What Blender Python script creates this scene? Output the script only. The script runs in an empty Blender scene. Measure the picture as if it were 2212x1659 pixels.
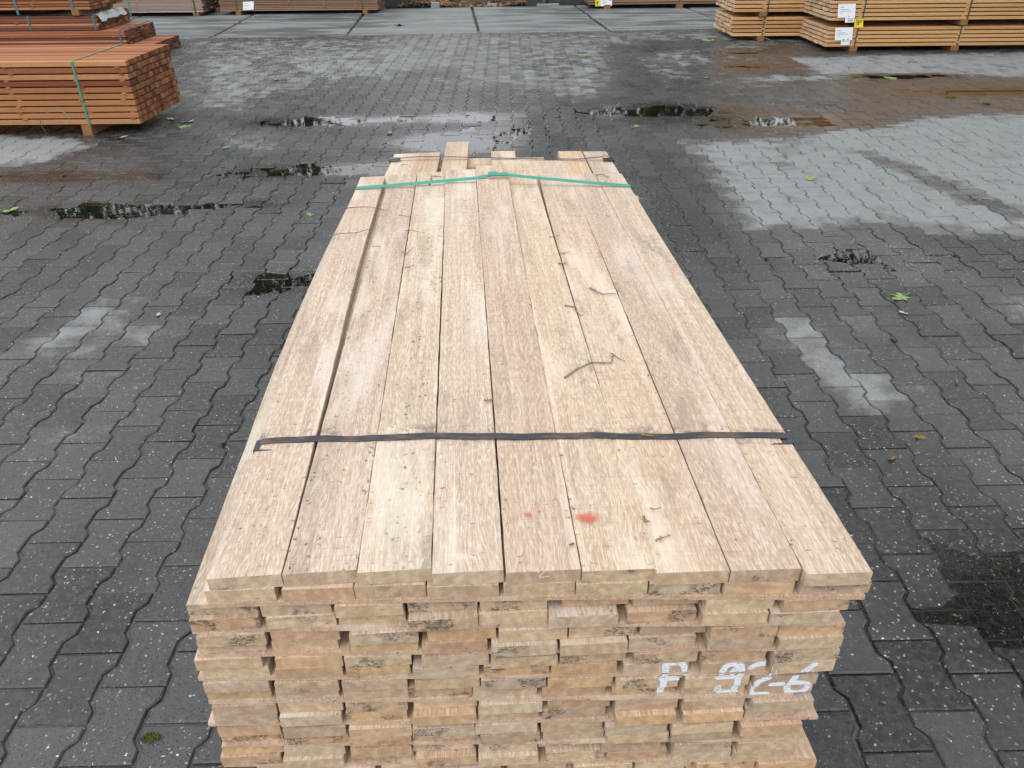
import bpy, math, random
import numpy as np
from mathutils import Matrix, Vector

random.seed(7); RNG = np.random.default_rng(7)
sc = bpy.context.scene
C = sc.collection

# ------------------------------------------------------------------ camera
PW, PH, PF = 2212.0, 1659.0, 1662.0            # picture units used for the survey
CAMZ = 1.545
PITCH, YAW, ROLL = 31.477, 0.121, -0.5
def cam_basis():
    p, y, r = (math.radians(a) for a in (PITCH, YAW, ROLL))
    f = np.array([math.sin(y)*math.cos(p), math.cos(y)*math.cos(p), -math.sin(p)])
    rt = np.array([math.cos(y), -math.sin(y), 0.0]); up = np.cross(rt, f)
    r2 = rt*math.cos(r) + up*math.sin(r)
    return f, r2, np.cross(r2, f)
CF, CR, CU = cam_basis()
def ray(px, py): return CF + CR*(px-PW/2)/PF - CU*(py-PH/2)/PF
def atz(px, py, z=0.0):                         # survey: a sight line meets a level
    d = ray(px, py); t = (z-CAMZ)/d[2]; return np.array([0, 0, CAMZ]) + d*t
def aty(px, py, y):                             # survey: a sight line meets an upright plane
    d = ray(px, py); t = y/d[1]; return np.array([0, 0, CAMZ]) + d*t
def proj(P):
    d = np.asarray(P, float) - np.array([0, 0, CAMZ]); z = d @ CF
    return PW/2 + PF*(d @ CR)/z, PH/2 - PF*(d @ CU)/z

cam = bpy.data.cameras.new('camera'); cam.sensor_width = 36; cam.lens = PF/PW*36
cam.clip_start = 0.05; cam.clip_end = 600
cam_o = bpy.data.objects.new('camera', cam); C.objects.link(cam_o)
M = Matrix(((CR[0], CU[0], -CF[0], 0), (CR[1], CU[1], -CF[1], 0), (CR[2], CU[2], -CF[2], CAMZ), (0, 0, 0, 1)))
cam_o.matrix_world = M
sc.camera = cam_o
sc.render.resolution_x = 1024; sc.render.resolution_y = 768

# ------------------------------------------------------------------ sky, sun, exposure
SUN_EL, SUN_AZ = math.radians(58), math.radians(205)     # azimuth clockwise from +Y
w = bpy.data.worlds.new('World'); sc.world = w; w.use_nodes = True
nt = w.node_tree; nt.nodes.clear()
sky = nt.nodes.new('ShaderNodeTexSky'); sky.sky_type = 'NISHITA'; sky.sun_disc = False
sky.sun_elevation = SUN_EL; sky.sun_rotation = SUN_AZ; sky.dust_density = 4.0; sky.air_density = 1.0; sky.ozone_density = 1.0
hs = nt.nodes.new('ShaderNodeHueSaturation'); hs.inputs['Saturation'].default_value = 0.16
ov = nt.nodes.new('ShaderNodeMix'); ov.data_type = 'RGBA'; ov.inputs[0].default_value = 0.80
ov.inputs[7].default_value = (9.6, 10.0, 10.5, 1)          # even cloud cover
bg = nt.nodes.new('ShaderNodeBackground'); bg.inputs['Strength'].default_value = 0.13
out = nt.nodes.new('ShaderNodeOutputWorld')
nt.links.new(sky.outputs[0], hs.inputs['Color']); nt.links.new(hs.outputs[0], ov.inputs[6])
nt.links.new(ov.outputs[2], bg.inputs['Color']); nt.links.new(bg.outputs[0], out.inputs['Surface'])
sl = bpy.data.lights.new('sun', 'SUN'); sl.energy = 0.6; sl.angle = math.radians(28); sl.color = (1.0, 0.965, 0.92)
so = bpy.data.objects.new('sun', sl); C.objects.link(so)
sd = Vector((math.sin(SUN_AZ)*math.cos(SUN_EL), math.cos(SUN_AZ)*math.cos(SUN_EL), math.sin(SUN_EL)))
so.rotation_euler = sd.to_track_quat('Z', 'Y').to_euler(); so.location = (0, 0, 20)
vs = sc.view_settings; vs.view_transform = 'Standard'; vs.look = 'None'; vs.gamma = 1; vs.exposure = 0.55
vs.use_curve_mapping = False
sc.cycles.max_bounces = 4; sc.cycles.diffuse_bounces = 2; sc.cycles.glossy_bounces = 2; sc.cycles.transparent_max_bounces = 8

# ------------------------------------------------------------------ node helpers
class MB:
    def __init__(s, name):
        s.m = bpy.data.materials.new(name); s.m.use_nodes = True
        s.t = s.m.node_tree; s.t.nodes.clear()
        s.out = s.t.nodes.new('ShaderNodeOutputMaterial')
    def n(s, typ, **kw):
        x = s.t.nodes.new('ShaderNode' + typ)
        for k, v in kw.items(): setattr(x, k, v)
        return x
    def put(s, sock, v):
        if isinstance(v, bpy.types.NodeSocket): s.t.links.new(v, sock)
        elif isinstance(v, (tuple, list)) and len(v) == 3 and sock.type == 'RGBA': sock.default_value = (*v, 1)
        else: sock.default_value = v
    def math(s, op, a, b=None, c=None, clamp=False):
        x = s.n('Math', operation=op); x.use_clamp = clamp
        s.put(x.inputs[0], a)
        if b is not None: s.put(x.inputs[1], b)
        if c is not None: s.put(x.inputs[2], c)
        return x.outputs[0]
    def vmath(s, op, a, b=None):
        x = s.n('VectorMath', operation=op); s.put(x.inputs[0], a)
        if b is not None: s.put(x.inputs[1], b)
        return x.outputs[1] if op in ('LENGTH', 'DISTANCE') else x.outputs[0]
    def mix(s, f, a, b, mode='MIX'):
        x = s.n('Mix', data_type='RGBA', blend_type=mode); s.put(x.inputs[0], f); s.put(x.inputs[6], a); s.put(x.inputs[7], b)
        return x.outputs[2]
    def fmix(s, f, a, b):
        x = s.n('Mix', data_type='FLOAT'); s.put(x.inputs[0], f); s.put(x.inputs[2], a); s.put(x.inputs[3], b); return x.outputs[0]
    def step(s, v, lo, hi):
        x = s.n('MapRange', interpolation_type='SMOOTHSTEP'); s.put(x.inputs[0], v)
        s.put(x.inputs[1], lo); s.put(x.inputs[2], hi); return x.outputs[0]
    def noise(s, vec, scale, detail=3, rough=.55, dist=0.0, col=False):
        x = s.n('TexNoise'); s.put(x.inputs['Vector'], vec); s.put(x.inputs['Scale'], scale)
        s.put(x.inputs['Detail'], detail); s.put(x.inputs['Roughness'], rough); s.put(x.inputs['Distortion'], dist)
        return x.outputs[1] if col else x.outputs[0]
    def voro(s, vec, scale, rnd=1.0):
        x = s.n('TexVoronoi'); s.put(x.inputs['Vector'], vec); s.put(x.inputs['Scale'], scale); s.put(x.inputs['Randomness'], rnd)
        sep = s.n('SeparateColor'); s.t.links.new(x.outputs['Color'], sep.inputs[0])
        return x.outputs['Distance'], sep.outputs
    def bump(s, h, strength, dist):
        x = s.n('Bump'); s.put(x.inputs['Height'], h); s.put(x.inputs['Strength'], strength); s.put(x.inputs['Distance'], dist); return x.outputs[0]
    def bsdf(s, col, rough, normal=None, spec=None, metal=None, **kw):
        b = s.n('BsdfPrincipled'); s.put(b.inputs['Base Color'], col); s.put(b.inputs['Roughness'], rough)
        if normal is not None: s.put(b.inputs['Normal'], normal)
        if spec is not None: s.put(b.inputs['Specular IOR Level'], spec)
        if metal is not None: s.put(b.inputs['Metallic'], metal)
        for k, v in kw.items(): s.put(b.inputs[k.replace('_', ' ')], v)
        return b.outputs[0]
    def end(s, sh): s.t.links.new(sh, s.out.inputs['Surface']); return s.m
    def attr(s, name, typ='GEOMETRY'):
        x = s.n('Attribute', attribute_name=name, attribute_type=typ); return x.outputs['Fac']
    def pos(s): return s.n('NewGeometry').outputs['Position']
    def objco(s): return s.n('TexCoord').outputs['Object']
    def rand(s): return s.n('ObjectInfo').outputs['Random']
    def ocol(s): return s.n('ObjectInfo').outputs['Color']
    def sc3(s, v, x, y, z):
        return s.vmath('MULTIPLY', v, (x, y, z))

# ------------------------------------------------------------------ materials
def paver_material():
    b = MB('wet_concrete_paver'); P = b.pos()
    dry, gl, rnd, mud_reflect = b.attr('dry'), b.attr('gloss'), b.attr('rnd'), b.attr('mud_reflect')
    n1 = b.noise(P, 7, 3, .62); n2 = b.noise(P, 48, 2); n3 = b.noise(b.sc3(P, 1, .35, 1), 2.2, 2)
    v = b.math('ADD', dry, b.math('MULTIPLY', b.math('SUBTRACT', n1, .5), 1.15))
    v = b.math('ADD', v, b.math('MULTIPLY', b.math('SUBTRACT', n2, .5), .35))
    v = b.math('ADD', v, b.math('MULTIPLY', b.math('SUBTRACT', rnd, .5), .22))
    dm = b.step(v, .27, .86)
    nb = b.noise(P, .9, 3, .6)
    tone = b.math('ADD', b.math('MULTIPLY', n3, .45), b.math('MULTIPLY', rnd, .30)); tone = b.math('ADD', tone, b.math('MULTIPLY', nb, .5)); tone = b.math('ADD', tone, b.math('MULTIPLY', dry, .55))
    wet = b.mix(b.step(tone, .40, .85), (.0075, .0079, .0079), (.052, .054, .054))
    wet = b.mix(b.math('MULTIPLY', b.step(n2, .35, .7), .40), wet, (.066, .069, .069))
    dryc = b.mix(n1, (.185, .193, .196), (.265, .274, .277))
    dryc = b.mix(b.math('MULTIPLY', b.step(n2, .5, .75), .4), dryc, (.125, .134, .14))
    mm = b.math('MULTIPLY', b.step(b.math('ADD', mud_reflect, b.math('MULTIPLY', b.math('SUBTRACT', n1, .5), .9)), .25, .8), .75)
    wet = b.mix(mm, wet, (.072, .044, .026))  # mud brown, also painting in part of the mirrored timber
    col = b.mix(dm, wet, dryc)
    wp = b.noise(P, 160, 2, .5, 0, True)
    PD = b.vmath('ADD', P, b.vmath('MULTIPLY', b.vmath('SUBTRACT', wp, (.5, .5, .5)), (.012, .012, .0)))
    d1, c1 = b.voro(PD, 120)
    sp = b.math('MULTIPLY', b.step(d1, b.fmix(c1[2], .22, .42), b.fmix(c1[2], .12, .30)), b.math('GREATER_THAN', c1[0], b.fmix(b.step(n1, .35, .65), .86, .64)))
    spc = b.mix(c1[1], (.44, .45, .44), (.16, .145, .12))
    col = b.mix(b.math('MULTIPLY', sp, .75), col, spc)
    d2, c2 = b.voro(PD, 210)
    pit = b.math('MULTIPLY', b.step(d2, .4, .25), b.math('GREATER_THAN', c2[0], .62))
    col = b.mix(b.math('MULTIPLY', pit, .55), col, (.012, .013, .013))
    d3, c3 = b.voro(PD, 62)
    peb = b.math('MULTIPLY', b.step(d3, .19, .13), b.math('GREATER_THAN', c3[0], .90))
    col = b.mix(b.math('MULTIPLY', peb, .9), col, b.mix(c3[1], (.66, .66, .62), (.34, .25, .15)))
    rw = b.fmix(gl, .27, .06)
    rw = b.math('ADD', rw, b.math('MULTIPLY', b.math('SUBTRACT', n2, .5), .35), clamp=True)
    rg = b.fmix(dm, rw, .85)
    h = b.math('ADD', b.math('MULTIPLY', b.noise(P, 330, 2), 1.0), b.math('MULTIPLY', n2, .6))
    h = b.math('ADD', h, b.math('MULTIPLY', sp, .5)); h = b.math('SUBTRACT', h, pit)
    nrm = b.bump(h, b.fmix(gl, .9, .12), .0028)
    return b.end(b.bsdf(col, rg, nrm, spec=b.fmix(dm, .5, .2)))

def slab_material():
    b = MB('concrete_slab'); P = b.pos()
    n1 = b.noise(b.sc3(P, .5, 1.4, 1), 2.2, 5, .6); n2 = b.noise(P, 28, 4); n3 = b.noise(b.sc3(P, .3, 2.2, 1), 1.2, 3)
    v = b.step(b.math('ADD', n1, b.math('MULTIPLY', b.math('SUBTRACT', n3, .5), .8)), .36, .66)
    col = b.mix(v, (.082, .089, .090), (.180, .192, .194))
    col = b.mix(b.math('MULTIPLY', b.step(n2, .45, .75), .45), col, (.11, .118, .12))
    col = b.mix(b.math('MULTIPLY', b.ocol(), 0.0), col, col)
    return b.end(b.bsdf(col, b.fmix(v, .38, .75), b.bump(n2, .25, .004)))

def earth_material(name, c1, c2, scale=40, rough=.9):
    b = MB(name); P = b.pos(); n = b.noise(P, scale, 5, .65); n2 = b.noise(P, scale*6, 2)
    col = b.mix(b.step(b.math('ADD', b.math('MULTIPLY', n, .7), b.math('MULTIPLY', n2, .3)), .35, .65), c1, c2)
    return b.end(b.bsdf(col, rough, b.bump(n, .6, .01)))

def water_material():
    b = MB('puddle_water'); P = b.pos()
    h = b.noise(P, 14, 2); h2 = b.noise(P, 55, 2)
    near = b.step(b.vmath('DISTANCE', P, (1.3, 1.4, 0)), .75, .25)
    nrm = b.bump(b.math('ADD', h, b.math('MULTIPLY', h2, .3)), b.fmix(near, .04, .55), .003)
    fr = b.n('Fresnel'); fr.inputs['IOR'].default_value = 1.333; b.t.links.new(nrm, fr.inputs['Normal'])
    tr = b.n('BsdfTransparent'); tr.inputs[0].default_value = (.66, .66, .59, 1)
    gl = b.n('BsdfGlossy'); gl.inputs['Roughness'].default_value = .004; gl.inputs[0].default_value = (1, 1, 1, 1)
    b.t.links.new(nrm, gl.inputs['Normal'])
    mx = b.n('MixShader'); b.t.links.new(fr.outputs[0], mx.inputs[0]); b.t.links.new(tr.outputs[0], mx.inputs[1]); b.t.links.new(gl.outputs[0], mx.inputs[2])
    return b.end(mx.outputs[0])

def wood_coords(b):
    r = b.rand(); o = b.objco()
    comb = b.n('CombineXYZ'); b.put(comb.inputs[0], b.math('MULTIPLY', r, 37.0)); b.put(comb.inputs[1], b.math('MULTIPLY', r, 91.0)); b.put(comb.inputs[2], b.math('MULTIPLY', r, 53.0))
    return b.vmath('ADD', o, comb.outputs[0]), o, r

def wood_face(name, base, light, warm, dark, flecks=True, pore=.45, rough=.75, detail=1.0, wet=False):
    """sawn long faces: local Y is the grain"""
    b = MB(name); v, o, r = wood_coords(b)
    big = b.noise(b.sc3(v, 7, 1.3, 7), 1.0, 4, .6)
    mid = b.noise(b.sc3(v, 95, 1.3, 95), 1.0, 3, .6, 1.2)
    # pores: short pale dashes that wander with the figure
    warp = b.noise(b.sc3(v, 9, 3, 9), 1.0, 2, .5, 0, True)
    vv = b.vmath('ADD', v, b.vmath('MULTIPLY', b.vmath('SUBTRACT', warp, (.5, .5, .5)), (.055, .0, .055)))
    por = b.noise(b.sc3(vv, 460, 48, 460), 1.0, 2, .5)
    saw = b.noise(b.sc3(v, 4, 230, 4), 1.0, 2, .6)
    col = b.mix(b.step(big, .30, .70), base, warm)
    col = b.mix(b.math('MULTIPLY', b.step(mid, .44, .70), .34), col, light)
    col = b.mix(b.math('MULTIPLY', b.step(mid, .44, .30), .22), col, dark)
    col = b.mix(b.math('MULTIPLY', b.step(por, .50, .66), pore), col, light)
    col = b.mix(b.math('MULTIPLY', b.step(por, .47, .36), pore*.55), col, dark)
    col = b.mix(b.math('MULTIPLY', b.step(saw, .52, .72), .18*detail), col, dark)
    stain = b.noise(b.sc3(v, 9, 2.2, 9), 1.0, 5, .7)
    if flecks:
        zone = b.math('MULTIPLY', b.step(b.noise(b.sc3(v, 26, .35, 26), 1.0, 1), .46, .56), b.step(b.noise(b.sc3(v, 14, 5, 14), 1.0, 2), .40, .55))
        zone = b.math('MULTIPLY', zone, b.n('ObjectInfo').outputs['Alpha'])
        fw = b.noise(v, 190, 2, .5, 0, True)
        fv_ = b.vmath('ADD', v, b.vmath('MULTIPLY', b.vmath('SUBTRACT', fw, (.5, .5, .5)), (.016, .012, .0)))
        gst = b.math('MULTIPLY', b.step(stain, .56, .72), b.step(b.noise(b.sc3(v, 60, 40, 60), 1, 3, .7), .38, .6))
        col = b.mix(b.math('MULTIPLY', gst, .55), col, (.13, .125, .13))
        d, c = b.voro(b.sc3(fv_, 120, 80, 120), 1.0)
        al = b.n('ObjectInfo').outputs['Alpha']; sx = b.n('SeparateXYZ'); b.put(sx.inputs[0], o)
        ce = b.math('MULTIPLY', b.math('SUBTRACT', al, 1.0), .38)
        band = b.step(b.math('ABSOLUTE', b.math('SUBTRACT', sx.outputs[0], ce)), .030, .010)
        band = b.math('MULTIPLY', b.math('MULTIPLY', band, b.math('GREATER_THAN', al, .85)), b.step(b.noise(b.sc3(v, 20, 9, 20), 1.0, 2), .38, .55))
        zone = b.math('MAXIMUM', zone, band)
        col = b.mix(b.math('MULTIPLY', band, .22), col, (.20, .17, .12))
        fl = b.math('MULTIPLY', b.math('MULTIPLY', b.step(d, b.fmix(c[1], .16, .42), b.fmix(c[1], .06, .26)), b.math('GREATER_THAN', c[0], .45)), zone)
        col = b.mix(b.math('MULTIPLY', fl, .9), col, (.035, .032, .04))
        pale = b.step(b.noise(b.sc3(v, 8, 1.6, 8), 1.0, 4, .65), .50, .66)
        dk = b.step(b.noise(b.sc3(v, 11, 2.4, 11), 1.0, 5, .7), .55, .72)
        col = b.mix(b.math('MULTIPLY', dk, .50), col, (.20, .155, .125))
        col = b.mix(b.math('MULTIPLY', pale, .45), col, (.67, .61, .54))
        sy = b.n('SeparateXYZ'); b.put(sy.inputs[0], o)
        ys = b.math('ABSOLUTE', b.math('SUBTRACT', sy.outputs[1], .362))
        st = b.math('MULTIPLY', b.step(ys, .045, .006), b.step(b.noise(b.sc3(v, 22, 30, 22), 1.0, 4, .7), .48, .62))
        col = b.mix(b.math('MULTIPLY', st, .6), col, (.10, .095, .10))
        d2, c2 = b.voro(b.sc3(fv_, 60, 190, 60), 1.0)
        f2 = b.math('MULTIPLY', b.step(d2, .3, .15), b.math('GREATER_THAN', c2[0], .90))
        col = b.mix(b.math('MULTIPLY', f2, .7), col, (.10, .055, .03))
    col = b.mix(1.0, col, b.ocol(), 'MULTIPLY')
    h = b.math('ADD', b.math('MULTIPLY', por, 1.0), b.math('MULTIPLY', saw, .7))
    return b.end(b.bsdf(col, rough, b.bump(h, .45*detail, .0018), spec=.25))

def wood_end(name, base, light, dark, mould=True, rings=17.0, rough=.8):
    b = MB(name); v, o, r = wood_coords(b)
    flat = b.sc3(v, 1, .02, 1)
    ang = b.n('VectorRotate', rotation_type='Y_AXIS'); b.put(ang.inputs['Vector'], flat); b.put(ang.inputs['Angle'], b.math('MULTIPLY', r, 43.0))
    wv = b.n('TexWave', wave_type='BANDS', bands_direction='X'); b.put(wv.inputs['Vector'], ang.outputs[0])
    b.put(wv.inputs['Scale'], rings); b.put(wv.inputs['Distortion'], 5.0); b.put(wv.inputs['Detail'], 3.0); b.put(wv.inputs['Detail Scale'], .6)
    n = b.noise(b.sc3(v, 1, .1, 1), 45, 4, .65); nf = b.noise(b.sc3(v, 260, 1, 420), 1.0, 3, .6)
    col = b.mix(b.step(n, .32, .68), base, light)
    col = b.mix(b.math('MULTIPLY', b.math('MULTIPLY', wv.outputs[1], n), .30), col, dark)
    col = b.mix(b.math('MULTIPLY', b.step(nf, .5, .72), .35), col, dark)
    if mould:
        has = b.step(b.math('FRACT', b.math('MULTIPLY', r, 17.31)), .54, .66)
        z = b.step(b.noise(b.sc3(v, 1, .05, 1), 16, 2), .50, .60)
        sp = b.step(b.noise(b.sc3(v, 1, .1, 1.4), b.fmix(b.math('FRACT', b.math('MULTIPLY', r, 7.7)), 60, 190), 4, .75, 1.0), .43, .58)
        col = b.mix(b.math('MULTIPLY', b.math('MULTIPLY', b.math('MULTIPLY', z, sp), has), .82), col, (.05, .053, .06))
        d, c = b.voro(b.sc3(v, 60, .1, 150), 1.0)
        cr = b.math('MULTIPLY', b.step(d, .16, .08), b.math('GREATER_THAN', c[0], .90))
        col = b.mix(b.math('MULTIPLY', cr, .8), col, (.03, .025, .02))
    col = b.mix(1.0, col, b.ocol(), 'MULTIPLY')
    return b.end(b.bsdf(col, rough, b.bump(b.math('ADD', nf, b.math('MULTIPLY', n, .6)), .4, .0015), spec=.2))

def plain(name, col, rough=.6, metal=0.0, var=.0, scale=60, spec=None, bump=.0):
    b = MB(name); n = b.noise(b.objco(), scale, 4, .65)
    c = b.mix(b.math('MULTIPLY', n, var), col, tuple(x*.25 for x in col)) if var else col
    return b.end(b.bsdf(c, rough, b.bump(n, bump, .002) if bump else None, spec=spec, metal=metal))

def steel_strap_material():
    b = MB('rusty_steel_strap'); P = b.pos(); n = b.noise(b.sc3(P, 40, 160, 60), 1.0, 4, .7); n2 = b.noise(P, 22, 3)
    rust = b.step(b.math('ADD', b.math('MULTIPLY', n, .6), b.math('MULTIPLY', n2, .5)), .50, .66)
    col = b.mix(rust, (.034, .037, .045), (.105, .066, .050))
    return b.end(b.bsdf(col, b.fmix(rust, .35, .7), b.bump(n, .4, .001), metal=b.fmix(rust, .6, .1)))

def leaf_material(name, col, col2):
    b = MB(name); o = b.objco(); n = b.noise(o, 30, 3); r = b.rand()
    c = b.mix(b.math('ADD', b.math('MULTIPLY', n, .5), b.math('MULTIPLY', r, .5)), col, col2)
    pr = b.bsdf(c, .55)
    tl = b.n('BsdfTranslucent'); b.put(tl.inputs[0], c)
    mx = b.n('MixShader'); mx.inputs[0].default_value = .3; b.t.links.new(pr, mx.inputs[1]); b.t.links.new(tl.outputs[0], mx.inputs[2])
    return b.end(mx.outputs[0])

def smear_material():
    b = MB('red_paint_smear'); P = b.objco()
    d = b.vmath('LENGTH', b.sc3(P, 1, 1, 0)); n = b.noise(b.sc3(P, 300, 40, 1), 1.0, 3, .6); n2 = b.noise(P, 70, 3)
    a = b.step(b.math('ADD', b.attr('fade'), b.math('MULTIPLY', b.math('SUBTRACT', b.math('ADD', n, n2), 1.0), .9)), .35, .95)
    pr = b.bsdf((.55, .075, .035), .6); tr = b.n('BsdfTransparent')
    mx = b.n('MixShader'); b.put(mx.inputs[0], b.math('MULTIPLY', a, .62)); b.t.links.new(tr.outputs[0], mx.inputs[1]); b.t.links.new(pr, mx.inputs[2])
    return b.end(mx.outputs[0])

def film_material():
    b = MB('plastic_film'); n = b.noise(b.objco(), 30, 3)
    pr = b.bsdf((.72, .76, .80), .15, b.bump(n, .5, .01)); tr = b.n('BsdfTransparent')
    mx = b.n('MixShader'); mx.inputs[0].default_value = .45; b.t.links.new(tr.outputs[0], mx.inputs[1]); b.t.links.new(pr, mx.inputs[2])
    return b.end(mx.outputs[0])

M_ = {}
M_['paver'] = paver_material(); M_['slab'] = slab_material(); M_['water'] = water_material()
M_['joint'] = earth_material('joint_sand', (.034, .033, .030), (.085, .080, .071), 60, .4)
M_['ground'] = earth_material('yard_ground', (.05, .05, .048), (.09, .09, .085), 3)
M_['soil'] = earth_material('forest_soil', (.035, .024, .015), (.075, .05, .03), 8)
M_['pale_face'] = wood_face('pale_sawn_wood', (.415, .314, .240), (.70, .620, .525), (.450, .348, .255), (.195, .132, .095))
M_['pale_end'] = wood_end('pale_end_grain', (.400, .290, .192), (.55, .43, .305), (.165, .105, .066))
M_['red_face'] = wood_face('reddish_wood', (.275, .110, .045), (.41, .195, .088), (.325, .135, .054), (.09, .03, .014), flecks=False, pore=.3)
M_['red_end'] = wood_end('reddish_end_grain', (.19, .085, .045), (.27, .125, .062), (.09, .04, .022), False)
M_['brown_face'] = wood_face('brown_board', (.215, .13, .083), (.31, .21, .14), (.25, .15, .095), (.09, .05, .03), flecks=False, pore=.3)
M_['brown_end'] = wood_end('brown_end_grain', (.13, .08, .05), (.20, .125, .08), (.06, .035, .022), False)
M_['dark_face'] = wood_face('dark_red_wood', (.20, .070, .040), (.31, .125, .062), (.25, .095, .048), (.08, .028, .018), flecks=False, pore=.3)
M_['dark_end'] = wood_end('dark_red_end_grain', (.075, .038, .024), (.13, .065, .038), (.035, .018, .012), False)
M_['pine_face'] = wood_face('larch_board', (.56, .315, .130), (.68, .44, .22), (.60, .34, .165), (.33, .145, .055), flecks=False, pore=.3)
M_['pine_end'] = wood_end('larch_end_grain', (.50, .345, .21), (.64, .49, .35), (.28, .16, .085), False)
M_['grey_face'] = wood_face('weathered_grey_board', (.27, .215, .185), (.37, .31, .27), (.30, .23, .19), (.16, .12, .10), flecks=False, pore=.3)
M_['grey_end'] = wood_end('weathered_end_grain', (.12, .09, .075), (.18, .14, .11), (.06, .045, .035), False)
M_['steel'] = steel_strap_material()
M_['black'] = plain('black_plastic', (.018, .02, .025), .32, var=.3)
M_['green'] = plain('green_strap', (.030, .27, .19), .38, var=.3, scale=25)
M_['dkgreen'] = plain('dark_green_strap', (.018, .07, .05), .5, var=.5)
M_['teal'] = plain('teal_strap', (.05, .16, .17), .4, var=.4)
def paint_material():
    b = MB('white_paint'); P = b.pos(); n = b.noise(b.sc3(P, 140, 140, 420), 1.0, 4, .7); n2 = b.noise(P, 40, 2)
    a = b.step(b.math('ADD', n, b.math('MULTIPLY', b.math('SUBTRACT', n2, .5), .5)), .30, .46)
    pr = b.bsdf(b.mix(n, (.60, .62, .66), (.80, .82, .86)), .6, b.bump(n, .3, .001)); tr = b.n('BsdfTransparent'); mx = b.n('MixShader')
    b.put(mx.inputs[0], b.fmix(a, .25, .95)); b.t.links.new(tr.outputs[0], mx.inputs[1]); b.t.links.new(pr, mx.inputs[2]); return b.end(mx.outputs[0])
M_['white'] = paint_material()
M_['chalk'] = plain('white_chalk', (.62, .60, .57), .9, var=.3, scale=300)
M_['paper'] = plain('white_paper', (.80, .82, .86), .5)
M_['yellow'] = plain('yellow_paper', (.86, .68, .02), .5)
M_['ink'] = plain('black_ink', (.03, .03, .035), .6)
M_['greyink'] = plain('grey_print', (.36, .38, .41), .6)
M_['smear'] = smear_material(); M_['film'] = film_material()
M_['twig'] = plain('twig_bark', (.30, .26, .21), .8, var=.9, scale=120, bump=.5)
M_['redtwig'] = plain('reddish_twig_bark', (.16, .06, .04), .7, var=.8, scale=120)
M_['bud'] = plain('bud_scale', (.26, .13, .05), .7, var=.9, scale=200)
M_['catkin'] = plain('dried_catkin', (.36, .24, .08), .8, var=.8, scale=200)
M_['leaf'] = leaf_material('fresh_leaf', (.17, .30, .06), (.32, .44, .16))
M_['paleleaf'] = leaf_material('pale_leaf', (.55, .48, .33), (.62, .58, .45))
M_['brownleaf'] = leaf_material('brown_leaf', (.22, .11, .03), (.32, .20, .06))
def foliage_material():
    b = MB('tree_foliage'); d = b.n('BsdfDiffuse'); b.put(d.inputs[0], b.mix(b.rand(), (.035, .072, .018), (.065, .115, .028))); return b.end(d.outputs[0])
M_['treeleaf'] = foliage_material()
M_['moss'] = plain('moss', (.14, .19, .025), .9, var=.8, scale=120, bump=.8)
M_['bark'] = plain('tree_bark', (.07, .055, .04), .9, var=.8, scale=12, bump=.8)
M_['block'] = earth_material('dark_concrete_block', (.028, .030, .030), (.065, .068, .066), 9, .8)
M_['stone'] = earth_material('grey_kerb_stone', (.20, .21, .21), (.30, .31, .31), 30)
M_['chip'] = wood_face('wood_chip', (.20, .12, .06), (.36, .25, .14), (.14, .08, .04), (.06, .035, .02), flecks=False)

# ------------------------------------------------------------------ object helpers
def mesh(name, verts, faces, mats=(), fmat=None, smooth=False):
    me = bpy.data.meshes.new(name); me.from_pydata([tuple(map(float, v)) for v in verts], [], faces)
    for m in mats: me.materials.append(m)
    if fmat is not None: me.polygons.foreach_set('material_index', fmat)
    if smooth: me.polygons.foreach_set('use_smooth', [True]*len(me.polygons))
    me.update(); return me
def obj(name, me, parent=None, loc=(0, 0, 0), rot=(0, 0, 0), color=None):
    o = bpy.data.objects.new(name, me); C.objects.link(o); o.parent = parent
    o.location = loc; o.rotation_euler = rot
    if color is not None: o.color = tuple(color) if len(color) == 4 else (*color, .25)
    return o
def tag(o, label=None, cat=None, group=None, kind=None):
    for k, v in (('label', label), ('category', cat), ('group', group), ('kind', kind)):
        if v: o[k] = v
    return o
def empty(name, loc, rz=0.0):
    o = bpy.data.objects.new(name, None); C.objects.link(o); o.location = loc; o.rotation_euler = (0, 0, rz); o.empty_display_size = .1; return o
def box(x0, x1, y0, y1, z0, z1):
    v = [(x0, y0, z0), (x1, y0, z0), (x1, y1, z0), (x0, y1, z0), (x0, y0, z1), (x1, y0, z1), (x1, y1, z1), (x0, y1, z1)]
    f = [(0, 3, 2, 1), (4, 5, 6, 7), (0, 1, 5, 4), (1, 2, 6, 5), (2, 3, 7, 6), (3, 0, 4, 7)]
    return v, f
class Acc:
    def __init__(s): s.v = []; s.f = []
    def add(s, v, f):
        k = len(s.v); s.v += [tuple(map(float, a)) for a in v]; s.f += [tuple(i+k for i in q) for q in f]; return s
    def box(s, *a): return s.add(*box(*a))
    def mesh(s, name, *mats, smooth=False): return mesh(name, s.v, s.f, mats, smooth=smooth)

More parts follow.
